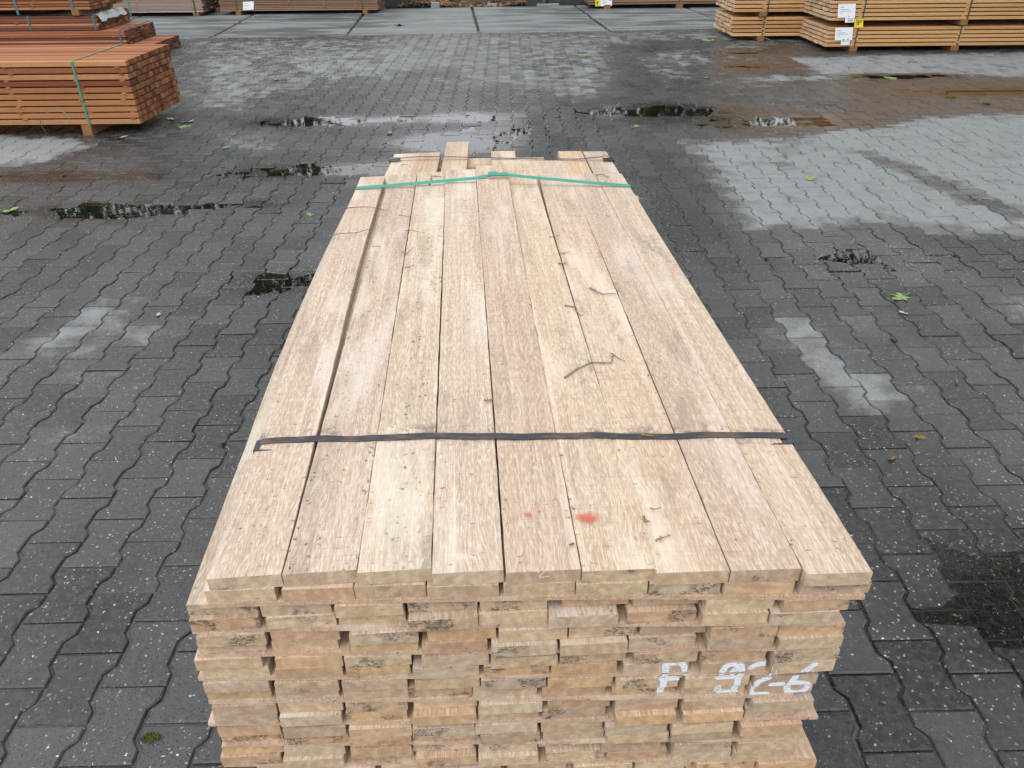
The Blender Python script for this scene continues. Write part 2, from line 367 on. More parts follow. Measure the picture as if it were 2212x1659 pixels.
def board_mesh(name, L, W, T, face, end, ch=.0012, segs=1, wob=0.0, bend=None, seed=0, groove=0.0, taper=1.0):
    """a board: grain along +Y from 0 to L, X across, Z from 0 to T; ends carry the end-grain material"""
    h = W/2; rg = np.random.default_rng(seed)
    if groove:
        g = groove; m = T*.42
        prof = [(-h+ch, 0), (h-ch, 0), (h, ch), (h, m-g), (h-g, m), (h, m+g), (h, T-ch), (h-ch, T), (-h+ch, T), (-h, T-ch), (-h, m+g), (-h+g, m), (-h, m-g), (-h, ch)]
    else:
        prof = [(-h+ch, 0), (h-ch, 0), (h, ch), (h, T-ch), (h-ch, T), (-h+ch, T), (-h, T-ch), (-h, ch)]
    n = len(prof); vs_, fs, mi = [], [], []
    for k in range(segs+1):
        y = L*k/segs; dx = dz = 0
        if bend: dx, dz = bend(y)
        eL, eR = (rg.normal(0, wob, 2) if wob else (0, 0))
        ts = 1+(taper-1)*k/segs
        for (x, z) in prof: vs_.append((x*ts+dx+(eR if x > 0 else eL), y, z+dz))
    for k in range(segs):
        for i in range(n):
            j = (i+1) % n; a, b_ = k*n, (k+1)*n
            fs.append((a+i, a+j, b_+j, b_+i)); mi.append(0)
    fs.append(tuple(reversed(range(n)))); mi.append(1)
    fs.append(tuple(range(segs*n, segs*n+n))); mi.append(1)
    # profile runs counter-clockwise seen from -Y: turn faces outwards
    fs = [tuple(reversed(f)) for f in fs]
    me = mesh(name, vs_, fs, (face, end), mi)
    import bmesh
    bm = bmesh.new(); bm.from_mesh(me); bmesh.ops.recalc_face_normals(bm, faces=bm.faces); bm.to_mesh(me); bm.free()
    return me

def tube(points, radii, n=6):
    P = [Vector(p) for p in points]; v, f = [], []
    for i, p in enumerate(P):
        t = (P[min(i+1, len(P)-1)] - P[max(i-1, 0)]).normalized()
        a = t.cross(Vector((0, 0, 1))); a = a.normalized() if a.length > 1e-4 else Vector((1, 0, 0)); b_ = t.cross(a)
        for k in range(n):
            q = 2*math.pi*k/n; v.append(p + (a*math.cos(q) + b_*math.sin(q))*radii[i])
    for i in range(len(P)-1):
        for k in range(n):
            l = (k+1) % n; f.append((i*n+k, i*n+l, (i+1)*n+l, (i+1)*n+k))
    f.append(tuple(range(n-1, -1, -1))); f.append(tuple(range((len(P)-1)*n, len(P)*n)))
    return v, f

def ribbon(path, wid, th, across):
    """flat band along path; width along vector across"""
    P = [Vector(p) for p in path]; A = Vector(across).normalized(); v, f = [], []
    for i, p in enumerate(P):
        t = (P[min(i+1, len(P)-1)] - P[max(i-1, 0)]).normalized(); n = A.cross(t).normalized()
        for (s, u) in ((-1, 0), (1, 0), (1, 1), (-1, 1)): v.append(p + A*(wid/2*s) + n*(th*u))
    for i in range(len(P)-1):
        for k in range(4):
            l = (k+1) % 4; f.append((i*4+k, i*4+l, (i+1)*4+l, (i+1)*4+k))
    f.append((3, 2, 1, 0)); q = (len(P)-1)*4; f.append((q, q+1, q+2, q+3))
    return v, f

# ------------------------------------------------------------------ ground: wetness survey
def gpoly(pts): return np.array([atz(x, y)[:2] for x, y in pts])
def sdist(poly, X, Y):
    n = len(poly); d = np.full(X.shape, 1e9); ins = np.zeros(X.shape, bool)
    for i in range(n):
        ax, ay = poly[i]; bx, by = poly[(i+1) % n]
        ex, ey = bx-ax, by-ay; t = np.clip(((X-ax)*ex+(Y-ay)*ey)/(ex*ex+ey*ey+1e-12), 0, 1)
        d = np.minimum(d, np.hypot(X-ax-t*ex, Y-ay-t*ey))
        c = ((ay > Y) != (by > Y)) & (X < (bx-ax)*(Y-ay)/(by-ay+1e-12)+ax); ins ^= c
    return np.where(ins, d, -d)
DRY = [  # polygon, value, softness
    (gpoly([(1480, 308), (1600, 302), (1740, 300), (1790, 264), (2000, 253), (2300, 246), (2300, 512), (1950, 492), (1850, 480), (1620, 515), (1590, 478), (1545, 400)]), .92, .16),
    (gpoly([(-300, 292), (0, 295), (165, 298), (190, 318), (112, 345), (0, 361), (-300, 372)]), .95, .12),
    (gpoly([(486, 287), (560, 284), (600, 300), (575, 330), (500, 322)]), .55, .15),
    (gpoly([(42, 768), (60, 735), (130, 705), (165, 705), (120, 765)]), .90, .10),
    (gpoly([(130, 725), (175, 660), (260, 650), (255, 690), (180, 735)]), .85, .10),
    (gpoly([(240, 755), (265, 700), (335, 695), (320, 740)]), .80, .08),
    (gpoly([(1650, 682), (1720, 682), (1790, 735), (1850, 780), (1920, 805), (1950, 885), (1860, 890), (1790, 835), (1735, 775), (1690, 728)]), .86, .08),
    (gpoly([(2150, 640), (2230, 630), (2240, 690), (2175, 680)]), .75, .08),
    (gpoly([(380, 84), (900, 76), (1500, 63), (2300, 48), (2300, 78), (1700, 98), (1440, 190), (1180, 215), (1000, 190), (800, 180), (540, 230), (400, 150)]), .50, .6),
    (gpoly([(1700, 125), (1900, 118), (2300, 112), (2300, 165), (1960, 170), (1780, 162)]), .78, .15),
    (gpoly([(1620, 165), (1800, 160), (1900, 172), (1600, 178)]), .70, .12),
    (gpoly([(1900, 196), (2040, 191), (2060, 203), (1920, 204)]), .80, .08),
    (gpoly([(1190, 150), (1340, 130), (1330, 205), (1250, 215), (1190, 200)]), .62, .3),
    (gpoly([(400, 130), (560, 110), (620, 180), (520, 240), (400, 235)]), .58, .3),
    (gpoly([(560, 120), (900, 95), (980, 130), (900, 170), (640, 170)]), .62, .3),
]
WETTER = [
    (gpoly([(1834, 318), (1880, 322), (2230, 455), (2230, 490), (1990, 395)]), .62, .06),
    (gpoly([(1310, 95), (1400, 100), (1420, 200), (1360, 260), (1320, 180)]), .35, .2),
    (gpoly([(850, 150), (980, 150), (1000, 170), (870, 172)]), .35, .1),
    (gpoly([(1380, 90), (1560, 85), (1560, 105), (1390, 112)]), .4, .2),
    (gpoly([(1640, 305), (1760, 310), (1740, 340), (1690, 380), (1650, 350)]), .35, .1),
]
# puddles: centre x, y, radius x, radius y, dip, turn
PUD = [(-2.46, 4.62, .46, .16, .0070, 0), (-1.10, 3.53, .28, .18, .0062, .2), (-1.32, 5.46, .60, .14, .0068, .05), (-1.62, 6.96, .52, .17, .0074, 0), (-.95, 7.02, .16, .10, .0050, 0),
       (-.36, 7.05, .32, .17, .0066, 0), (-.32, 6.20, .46, .28, .0068, 0), (.05, 6.55, .25, .2, .0036, 0), (1.38, 7.25, .60, .26, .0072, 0), (2.45, 6.78, .7, .24, .0048, 0),
       (1.85, 3.72, .34, .22, .0054, 0), (1.28, 1.46, .46, .22, .0040, .2), (4.75, 8.0, .75, .18, .0052, 0), (4.3, 8.85, .6, .14, .0050, 0),
       (2.75, 9.55, .4, .14, .0050, 0), (3.0, 10.6, .5, .16, .0046, 0), (-3.3, 5.35, 1.0, .16, .0028, 0), (-1.7, 4.72, .35, .08, .0034, 0), (.35, 6.9, .55, .6, .0018, 0), (-.75, 4.66, .2, .08, .0036, 0)]
def dip(X, Y):
    z = np.zeros(np.shape(X))
    for cx, cy, rx, ry, dp, a in PUD:
        u = (X-cx)*math.cos(a)+(Y-cy)*math.sin(a); v = -(X-cx)*math.sin(a)+(Y-cy)*math.cos(a)
        z = z - dp*np.exp(-((u/rx)**2+(v/ry)**2)*1.1)
    return z
MUD_REFLECT = [(gpoly([(1590, 238), (1900, 228), (1960, 262), (1780, 300), (1600, 305)]), 1., .7), (gpoly([(1540, 125), (1760, 118), (1790, 152), (1560, 160)]), .9, .3), (gpoly([(1840, 176), (2300, 168), (2300, 244), (2010, 246), (1790, 220)]), 1., .7),  # brown mud tone, partly the timber bundles' reflections painted in as colour
       (gpoly([(-200, 372), (240, 352), (420, 365), (340, 398), (-200, 405)]), .35, .5), (gpoly([(1450, 90), (1560, 86), (1560, 130), (1440, 150)]), .5, .4)]
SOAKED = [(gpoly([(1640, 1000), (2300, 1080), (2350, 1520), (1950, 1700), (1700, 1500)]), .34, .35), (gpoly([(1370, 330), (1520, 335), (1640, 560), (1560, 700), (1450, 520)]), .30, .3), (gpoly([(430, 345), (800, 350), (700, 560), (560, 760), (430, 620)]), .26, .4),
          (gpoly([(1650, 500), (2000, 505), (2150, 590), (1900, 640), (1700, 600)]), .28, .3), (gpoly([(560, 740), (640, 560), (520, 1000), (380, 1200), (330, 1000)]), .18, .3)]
def mud_reflection(X, Y):
    m = np.zeros(X.shape)
    for poly, val, soft in MUD_REFLECT: m = np.maximum(m, val*np.clip(sdist(poly, X, Y)/soft*.5+.5, 0, 1))
    return m
def wetness(X, Y):
    d = .10 + .16*(np.sin(X*1.9+Y*.7+.5)*np.sin(Y*1.35-X*.4+1.1) + .6*np.sin(X*4.1-Y*1.7)*np.sin(Y*3.3+X*1.1+2.))*np.clip((Y-1.0)/2.5, .35, 1)
    for poly, val, soft in DRY:
        s = np.clip(sdist(poly, X, Y)/soft*.5+.5, 0, 1); d = np.maximum(d, val*s)
    for poly, amt, soft in WETTER:
        s = np.clip(sdist(poly, X, Y)/soft*.5+.5, 0, 1); d = d - amt*s
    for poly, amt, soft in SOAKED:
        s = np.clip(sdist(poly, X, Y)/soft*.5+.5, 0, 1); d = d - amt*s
    dz = dip(X, Y); near = np.clip(-dz/.0022, 0, 1)
    d = d*(1-near) - .25*near
    g = np.clip(-dz/.0016, 0, 1)*.72 + .28
    return np.clip(d, -.4, 1.2), g

# the big sheet below everything
g = mesh('ground', [(-200, -60, -.16), (200, -60, -.16), (200, 300, -.16), (-200, 300, -.16)], [(0, 1, 2, 3)], (M_['ground'],))
tag(obj('ground', g), kind='structure')

# ------------------------------------------------------------------ paving stones (double-T shape)
SL, PIT, W1, W2 = .198, .1434, .1635, .1233
SHEAR = .012
def stone_outline(off, offy):
    a, bb, h = W1/2-off, W2/2-off, SL/2-offy
    k = off*.41
    right = [(a, -h), (a, -.062-k), (bb, -.0365-k+.0), (bb, .0365+k), (a, .062+k), (a, h)]
    left = [(-x, y) for x, y in reversed(right)]
    return right + left
def stone_template():
    v = []
    for off, offy, z in ((.0066, .0062, 0.0), (.0032, .0027, -.0032), (.0028, .0022, -.030)):
        v += [(x, y, z) for x, y in stone_outline(off, offy)]
    n = 12; f = [tuple(range(n))]
    for r in range(2):
        for i in range(n):
            j = (i+1) % n; f.append(((r+1)*n+i, (r+1)*n+j, r*n+j, r*n+i))
    return np.array(v), f
SV, SF = stone_template()
def border(x): return 12.70 + .068*x
x0A, y0A = -1.0389, 1.0783                        # a column centre and one of its cross joints
stones = []
for ci in range(-75, 95):
    cx = x0A + ci*PIT
    ph = 0 if ci % 2 == 0 else SL/2
    for ri in range(-6, 66):
        cy = y0A + ph + SL*(ri+.5) + SHEAR*(cx-x0A)*.6
        if cy < .25 or cy > border(cx)+.06: continue
        if abs(cx) > .60*cy + 1.9: continue
        stones.append((cx, cy))
stones = np.array(stones)
SX, SY = stones[:, 0], stones[:, 1]
sz = dip(SX, SY); e = .02
gx = (dip(SX+e, SY)-dip(SX-e, SY))/(2*e); gy = (dip(SX, SY+e)-dip(SX, SY-e))/(2*e)
N = len(stones)
sz = sz + RNG.normal(0, .0010, N) + .0008*(1+np.sin(SX*1.7+1.0)*np.sin(SY*1.3))
gx = gx + RNG.normal(0, .009, N); gy = gy + RNG.normal(0, .009, N)
srnd = RNG.random(N); sjx = RNG.normal(0, .0010, N); sjy = RNG.normal(0, .0008, N); sjr = RNG.normal(0, .006, N)
nv = len(SV)
VX, VY, VZ = SV[:, 0][None], SV[:, 1][None], SV[:, 2][None]
LX = VX*np.cos(sjr)[:, None] - VY*np.sin(sjr)[:, None]; LY = VX*np.sin(sjr)[:, None] + VY*np.cos(sjr)[:, None] + SHEAR*VX
LZ = VZ + gx[:, None]*LX + gy[:, None]*LY
WX = LX + (SX+sjx)[:, None]; WY = LY + (SY+sjy)[:, None]; WZ = LZ + sz[:, None]
DR, GL = wetness(WX, WY); DC, _ = wetness(SX[:, None], SY[:, None]); DR = .62*DR + .38*DC*(.65+.7*RNG.random(N))[:, None]; MU = mud_reflection(WX, WY)
GL[:, 12:] = np.maximum(GL[:, 12:], .35)                # water clings to the chamfers
def pave_attrs(me, dr, gl, rn, mu):
    for nm, arr in (('dry', dr), ('gloss', gl), ('rnd', rn), ('mud_reflect', mu)):
        a = me.attributes.new(nm, 'FLOAT', 'POINT'); a.data.foreach_set('value', np.ascontiguousarray(arr, dtype=np.float32).ravel())
# which 300 show largest: nearest in the picture and not under the big stack
SIL = np.array([(443, 1243), (783, 375), (850, 330), (1318, 330), (1345, 375), (1888, 1233), (1735, 1659), (475, 1659)], float)
D3 = np.stack([SX, SY, np.zeros(N)-CAMZ], 1); zz = D3 @ CF
spx = PW/2 + PF*(D3 @ CR)/zz; spy = PH/2 - PF*(D3 @ CU)/zz
vis = (spx > -40) & (spx < PW+40) & (spy > -10) & (spy < PH+60) & (sdist(SIL, spx, spy) < 10)
order = np.argsort(np.where(vis, zz, 1e6)); near_ids = set(order[:300].tolist())
bxs = np.linspace(-9, 9.5, 186); bys = np.linspace(-.6, 13.6, 143); BX, BY = np.meshgrid(bxs, bys)
BY = np.minimum(BY, 12.95+.068*BX); BZ = dip(BX, BY)*1.05 - .0064        # the sand bed sinks with the stones
nbx = len(bxs)
bed = mesh('paving', np.stack([BX, BY, BZ], 2).reshape(-1, 3), [(j*nbx+i, j*nbx+i+1, (j+1)*nbx+i+1, (j+1)*nbx+i) for j in range(len(bys)-1) for i in range(nbx-1)], (M_['joint'],))
pav = tag(obj('paving', bed), kind='structure')
for i in order[:300]:
    cxy = (SX[i]+sjx[i], SY[i]+sjy[i], sz[i])
    me = mesh('paving_stone', np.stack([LX[i], LY[i], LZ[i]], 1), SF, (M_['paver'],))
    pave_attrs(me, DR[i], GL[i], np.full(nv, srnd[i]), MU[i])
    obj('paving_stone', me, pav, cxy)
rest = np.array([i for i in range(N) if i not in near_ids])
allv = np.stack([WX[rest], WY[rest], WZ[rest]], 2).reshape(-1, 3)
fl = [tuple(q+k*nv for q in f) for k in range(len(rest)) for f in SF]
me = bpy.data.meshes.new('paving_stones'); me.from_pydata(allv.tolist(), [], fl); me.materials.append(M_['paver'])
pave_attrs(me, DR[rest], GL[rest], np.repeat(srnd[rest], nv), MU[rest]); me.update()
tag(obj('paving_stones', me, pav), kind='stuff')

# puddle water: level sheets that only show where the stones dip below them
WL = -.0024
for k, (cx, cy, rx, ry, dp, a) in enumerate(PUD):
    s = 1.55; nr, na = 5, 28; v = [(0, 0, 0)]; f = []
    for r in range(1, nr+1):
        for q in range(na):
            t = 2*math.pi*q/na; v.append((math.cos(t)*rx*s*r/nr, math.sin(t)*ry*s*r/nr, 0))
    for q in range(na): f.append((0, 1+q, 1+(q+1) % na))
    for r in range(nr-1):
        for q in range(na):
            l = (q+1) % na; f.append((1+r*na+q, 1+(r+1)*na+q, 1+(r+1)*na+l, 1+r*na+l))
    o = obj('puddle', mesh('puddle', v, f, (M_['water'],)), None, (cx, cy, WL - k*.00006), (0, 0, a)); tag(o, kind='structure')

# ------------------------------------------------------------------ concrete apron of 2 m plates
AR = math.atan(.068)
ap = tag(empty('concrete_apron', (-.42, border(-.42), 0), AR), kind='structure')
apb = Acc().box(-16, 18, .01, 4.0, -.14, -.03)
obj('apron_bed', apb.mesh('apron_bed', M_['soil']), ap)
for r in range(2):
    for c in range(-7, 9):
        gq = .022; x0, x1 = c*1.99+gq, (c+1)*1.99-gq; y0, y1 = r*1.86+.004+(.022 if r else 0), (r+1)*1.86-.022
        ch = .018; zt = .012+random.uniform(-.006, .006); tl = random.uniform(-.004, .004)
        v = [(x0+ch, y0+ch, zt), (x1-ch, y0+ch, zt+tl), (x1-ch, y1-ch, zt+tl), (x0+ch, y1-ch, zt), (x0, y0, zt-ch*.6), (x1, y0, zt-ch*.6+tl), (x1, y1, zt-ch*.6+tl), (x0, y1, zt-ch*.6),
             (x0, y0, -.1), (x1, y0, -.1), (x1, y1, -.1), (x0, y1, -.1)]
        f = [(0, 1, 2, 3)] + [((i+1) % 4+4, (i+1) % 4, i, i+4) for i in range(4)] + [((i+1) % 4+8, (i+1) % 4+4, i+4, i+8) for i in range(4)]
        obj('concrete_plate', mesh('concrete_plate', v, f, (M_['slab'],)), ap)
# soil bank behind the apron
def bank_z(x, y): return max(0.0, (y-16.75))*.30
bk = Acc(); nx, ny = 40, 14
bv = [(-18+36*i/nx, 16.3+.068*(-18+36*i/nx)+12*(j/ny)**1.6, bank_z(0, 16.3+12*(j/ny)**1.6) + random.uniform(-.02, .03) - .02) for j in range(ny+1) for i in range(nx+1)]
bf = [(j*(nx+1)+i, j*(nx+1)+i+1, (j+1)*(nx+1)+i+1, (j+1)*(nx+1)+i) for j in range(ny) for i in range(nx)]
tag(obj('soil_bank', mesh('soil_bank', bv, bf, (M_['soil'],))), kind='structure')

# ------------------------------------------------------------------ bundles of boards across the yard
def pal(kind):
    r = random.random
    if kind == 'red':   # orange to dark red
        k = random.choice([(1.15, 1.2, 1.2), (1.0, .95, .9), (.85, .72, .68), (1.3, 1.5, 1.6), (.55, .42, .42), (1.05, 1.1, 1.1), (.95, .85, .85), (.72, .56, .5)])
    elif kind == 'dark':
        k = random.choice([(1, .95, .95), (.75, .72, .78), (1.5, 1.5, 1.3), (1.9, 2.1, 1.9), (.6, .6, .68), (1.2, 1.1, 1.0), (1.7, 1.7, 1.5)])
    elif kind == 'pine': k = random.choice([(1, 1, 1), (1.08, 1.12, 1.15), (.92, .88, .84), (1.02, 1.06, 1.0)])
    elif kind == 'grey': k = random.choice([(1, 1, 1), (1.25, 1.25, 1.25), (.8, .75, .72), (1.1, .98, .92)])
    else: k = random.choice([(1, 1, 1), (1.12, 1.1, 1.05), (.85, .8, .78), (.95, 1.0, 1.05)])
    s = .9 + .2*r()
    return tuple(x*s for x in k)
BR = -math.pi/2
def strap_part(parent, x, y0, y1, z0, z1, mat, wid, lean=0.0):
    t = .004
    path = [(x+lean*(z1-z0)*0, y0-t+.003, z0+.001), (x, y0-t, z0+.01), (x, y0-t, (z0+z1)/2), (x, y0-t, z1-.004), (x, y0+.01, z1+t), (x, (y0+y1)/2, z1+t*.8), (x, y1-.01, z1+t), (x, y1+t, z1-.004), (x, y1+t, z0)]
    v, f = ribbon(path, wid, .0012, (1, 0, 0)); return obj('strap', mesh('strap', v, f, (mat,)), parent)
def bundle(label, x0, x1, y0, depth, z0, layers, T, gap, cols, mats, kind, end='right', jit=.008, straps=(), bearers=(), bh=.07, bw=.07, groove=0.0,
           name='timber_bundle', cat='timber', group=None, stick=(), gap_every=1, skip=0.0, rnd=None):
    if rnd: random.seed(rnd)
    E_ = empty(name, ((x0+x1)/2, y0+depth/2, z0-(bh if bearers else 0))); ox, oy, oz = E_.location
    tag(E_, label, cat, group)
    W = depth/cols; L = x1-x0
    variants = [board_mesh('board', L, W*.975, T*(.985 if gap_every == 1 and gap else .90), M_[mats+'_face'], M_[mats+'_end'], ch=min(.0025, T*.08), groove=groove, seed=q) for q in range(2)]
    z = z0; lev = []
    for l in range(layers):
        lev.append(z)
        lj = random.gauss(0, jit)
        for c in range(cols):
            yc = y0 + W*(c+.5)
            jx = lj*.5 + random.gauss(0, jit)
            if l == layers-1 or c in (0, cols-1): jx *= .8
            o = obj('board', variants[(l+c) % 2], E_, (x0+jx-ox, yc+random.gauss(0, .001)-oy, z-oz), (0, 0, BR), pal(kind))
        z += T
        if gap and (l+1) % gap_every == 0 and l < layers-1:
            for sx in stick:
                xx = sx + random.uniform(-.03, .03)
                a = Acc().box(-.018, .018, -depth/2-random.uniform(-.004, .012), depth/2, -.0005, gap-.0008)
                obj('spacer', a.mesh('spacer', M_[mats+'_face']), E_, (xx-ox, 0, z-oz), color=pal(kind))
            z += gap
    ztop = z
    for bx in bearers:
        v, f = box(-bw/2, bw/2, -depth/2-random.uniform(0, .05), depth/2, 0, bh-.0015)
        obj('bearer', mesh('bearer', v, f, (M_['pine_face'],)), E_, (bx-ox, 0, 0), color=(.42, .36, .30))
    for (sx, smat, sw) in straps:
        strap_part(E_, sx-ox, y0-oy, y0+depth-oy, z0-oz-(bh if bearers else 0)*.9, ztop-oz, M_[smat], sw)
    return E_, ztop, (ox, oy, oz)

def decal(name, px0, py0, px1, py1, y, mat, parent, org, skew=0.0):
    """a flat paper tag hanging on a bundle's front plane"""
    p = [aty(px0+skew, py0, y), aty(px1+skew, py0-1, y), aty(px1, py1-1, y), aty(px0, py1, y)]
    b0 = [Vector(q)-Vector(org) for q in p]; v = b0 + [q+Vector((0, .0012, 0)) for q in b0]
    f = [(3, 2, 1, 0), (4, 5, 6, 7), (0, 1, 5, 4), (1, 2, 6, 5), (2, 3, 7, 6), (3, 0, 4, 7)]
    return obj(name, mesh(name, v, f, (mat,)), parent), b0
def print_lines(parent, b0, rows):
    """grey lines of small print as thin flat bars on the tag; u, v in tag space"""
    a = Acc()
    for (u0, u1, v0, v1) in rows:
        q = []
        for (u, v) in ((u0, v0), (u1, v0), (u1, v1), (u0, v1)):
            top = b0[0].lerp(b0[1], u); bot = b0[3].lerp(b0[2], u); q.append(top.lerp(bot, v) + Vector((0, -.0012, 0)))
        a.add(q, [(3, 2, 1, 0)])
    return obj('print', a.mesh('print', M_['greyink']), parent)
def lettering(text, size, mat, parent, loc, rot=(math.pi/2, 0, 0), sx=1.0):
    cu = bpy.data.curves.new('txt', 'FONT'); cu.body = text; cu.size = size; cu.extrude = .0004; cu.offset = size*.02
    t = bpy.data.objects.new('txt', cu); C.objects.link(t); dg = bpy.context.evaluated_depsgraph_get()
    me = bpy.data.meshes.new_from_object(t.evaluated_get(dg)); bpy.data.objects.remove(t)
    me.materials.clear(); me.materials.append(mat)
    o = obj('lettering', me, parent, loc, rot); o.scale = (sx, 1, 1); return o

# left, nearest: orange square battens
Lb, Lz, Lo = bundle('orange-brown bundle of square battens with one bright green strap, at left', -6.6, -3.02, 6.53, .93, .088, 10, .0392, .0101, 18, 'red', 'red',
                    jit=.004, straps=((-3.44, 'green', .016),), bearers=(-3.47, -5.6), bh=.085, bw=.075, stick=(-3.09, -3.42, -3.98, -4.9), rnd=11)
v, f = ribbon([np.array(aty(x, y, 6.50))-np.array(Lo) + np.array((0, -.03*k, 0)) for k, (x, y) in enumerate([(101, 289), (93, 270), (94, 255), (107, 241), (128, 232), (150, 230), (166, 234), (176, 243), (181, 253)])], .008, .0012, (0, 1, .2))
obj('strap_tail', mesh('strap_tail', v, f, (M_['green'],)), Lb)
# dark red pile behind it, four bundles on one another
RY, RD = 10.68, .96
bundle('lowest dark red bundle, reaching farthest right in the pile at the left edge', -8.4, -4.55, RY, RD, .012, 5, .0258, 0, 11, 'dark', 'dark', jit=.006, straps=((-4.95, 'teal', .02),), rnd=21, group='dark red bundles piled on one another')
bundle('second dark red bundle from the ground, left pile, teal strap near its end', -8.5, -4.86, RY, RD, .146, 6, .0268, .006, 11, 'dark', 'dark', jit=.006, gap_every=3, stick=(-5.0, -5.6, -6.3), straps=((-4.92, 'teal', .024),), rnd=22, group='dark red bundles piled on one another')
_, R3z, _ = bundle('dark red bundle with torn plastic film on top, under the orange boards at upper left', -8.6, -5.16, RY, RD, .318, 6, .0262, .006, 11, 'dark', 'dark', jit=.006, gap_every=3, stick=(-5.35, -6.2), straps=((-5.20, 'teal', .026), (-6.02, 'teal', .026)), rnd=23, group='dark red bundles piled on one another')
bundle('topmost orange bundle of the dark red pile at the upper left corner', -8.5, -5.20, RY, RD, .555, 14, .0272, .007, 9, 'red', 'red', jit=.006, stick=(-5.9, -6.6), straps=((-5.42, 'teal', .030), (-6.12, 'teal', .030)), bearers=(-5.40, -6.9), bh=R3z*0+.065, bw=.09, rnd=24, group='dark red bundles piled on one another')
# crumpled film on the third bundle
fv, ff = [], []; random.seed(5)
for j in range(9):
    for i in range(15):
        x = -5.75+.62*i/14+random.gauss(0, .008); y = RY+.05+.75*j/8; z = R3z+.004+abs(random.gauss(0, .014))*(1 if j > 0 else .4)
        if i == 14: z -= .05+random.random()*.03; x += .01
        fv.append((x, y, z))
for j in range(8):
    for i in range(14):
        if (i, j) in ((3, 2), (4, 2), (9, 5), (6, 7), (11, 0)): continue
        ff.append((j*15+i, j*15+i+1, (j+1)*15+i+1, (j+1)*15+i))
tag(obj('plastic_film', mesh('plastic_film', fv, ff, (M_['film'],), smooth=True)), 'crumpled clear plastic film on the dark red bundle at upper left', 'plastic film')

# grey weathered bundle, far left, and the brown one next to it
bundle('weathered grey bundle with a green strap at the top left, on the concrete plates', -7.9, -5.42, 15.22, .95, .075, 18, .0215, .0028, 7, 'grey', 'grey', jit=.012, stick=(-5.6, -6.6, -7.4), straps=((-6.72, 'green', .022), (-5.56, 'dkgreen', .022)), bearers=(-5.56, -7.2), bh=.06, bw=.1, rnd=31)
random.seed(32)
Bb, Bz, Bo = bundle('long brown bundle with white paper tag, left of the woodchip heap', -5.16, -2.32, 15.38, .95, .072, 16, .0205, .0065, 8, 'brown', 'brown', jit=.006, stick=(-4.6, -3.9, -3.3, -2.7), straps=((-4.86, 'dkgreen', .014), (-2.60, 'dkgreen', .014)), bearers=(-4.84, -2.56), bh=.06, bw=.08, rnd=33)
for k in (1, 2):
    bundle(('second' if k == 1 else 'third')+' brown bundle up, above the tagged one, mirrored in the rear puddle', -5.16, -2.34, 15.39, .94, .072+k*.62, 15, .0205, .0065, 6, 'brown', 'brown', jit=.006, stick=(-4.6, -3.3), straps=((-4.86, 'dkgreen', .014), (-2.60, 'dkgreen', .014)), bearers=(-4.84, -2.56), bh=.19, bw=.09, rnd=33+k, group='brown bundles above the tagged one')
pl, b0 = decal('paper_tag', 525, 4, 548, 22, 15.38-.006, M_['paper'], Bb, Bo); print_lines(pl, b0, [(.1, .4, .2, .25), (.1, .6, .4, .44), (.1, .5, .5, .54), (.15, .3, .75, .8)])
# far right bundle behind
Qb, Qz, Qo = bundle('low brown bundle with yellow and white tags, right of the dark blocks', 1.50, 4.6, 15.80, .9, .085, 9, .031, .009, 7, 'brown', 'brown', jit=.006, stick=(1.9, 3.2), straps=((1.83, 'dkgreen', .012), (3.19, 'dkgreen', .012)), bearers=(1.86, 3.2), bh=.085, bw=.12, rnd=41)
pl, b0 = decal('paper_tag', 1297, -3, 1322, 13.5, 15.80-.006, M_['paper'], Qb, Qo); print_lines(pl, b0, [(.1, .4, .25, .3), (.1, .6, .45, .5), (.1, .5, .6, .64)])
pl, b0 = decal('paper_tag', 1286, 0, 1296.5, 14, 15.80-.006, M_['yellow'], Qb, Qo)
lettering('28', .05, M_['ink'], pl, b0[3].lerp(b0[0], .48)+b0[1].lerp(b0[0], .85)-b0[0]+Vector((0, -.003, 0)), sx=.9); lettering('2', .05, M_['ink'], pl, b0[3].lerp(b0[0], .08)+b0[1].lerp(b0[0], .75)-b0[0]+Vector((0, -.003, 0)))
# right: larch boards in two piles
PN = dict(mats='pine', kind='pine', groove=.0035)
bundle('lower pale larch bundle with one strap, in the pile left of the tagged bundles', 3.12, 7.6, 11.62, 1.04, .06, 5, .0365, .0140, 8, jit=.008, stick=(3.53, 5.0), straps=((3.54, 'dkgreen', .016),), bearers=(3.52, 5.4), bh=.058, bw=.09, rnd=51, **PN)
bundle('upper pale larch bundle with one strap, resting on the untagged larch bundle', 3.10, 7.6, 11.60, 1.04, .366, 13, .0365, .0140, 8, jit=.008, stick=(3.53, 5.0), straps=((3.56, 'dkgreen', .016),), bearers=(3.50, 5.4), bh=.055, bw=.09, rnd=52, **PN)
G1, G1z, G1o = bundle('lower larch bundle with a white paper tag, rightmost pile', 4.07, 9.2, 10.60, 1.05, .058, 5, .0345, .0127, 8, jit=.008, stick=(4.42, 5.75, 7), straps=((4.43, 'dkgreen', .016), (5.74, 'dkgreen', .016)), bearers=(4.42, 5.72), bh=.056, bw=.09, rnd=53, **PN)
G2, G2z, G2o = bundle('upper larch bundle with white tags and a yellow tag below, rightmost pile', 4.06, 9.2, 10.60, 1.05, .360, 14, .0345, .0127, 8, jit=.008, stick=(4.42, 5.75, 7), straps=((4.46, 'dkgreen', .016), (5.78, 'dkgreen', .016)), bearers=(4.42+1.33, 7.4), bh=.064, bw=.09, rnd=54, **PN)
GY = 10.60-.012
PRN = [(.12, .34, .2, .26), (.12, .6, .38, .42), (.12, .75, .5, .54), (.12, .3, .64, .68)]
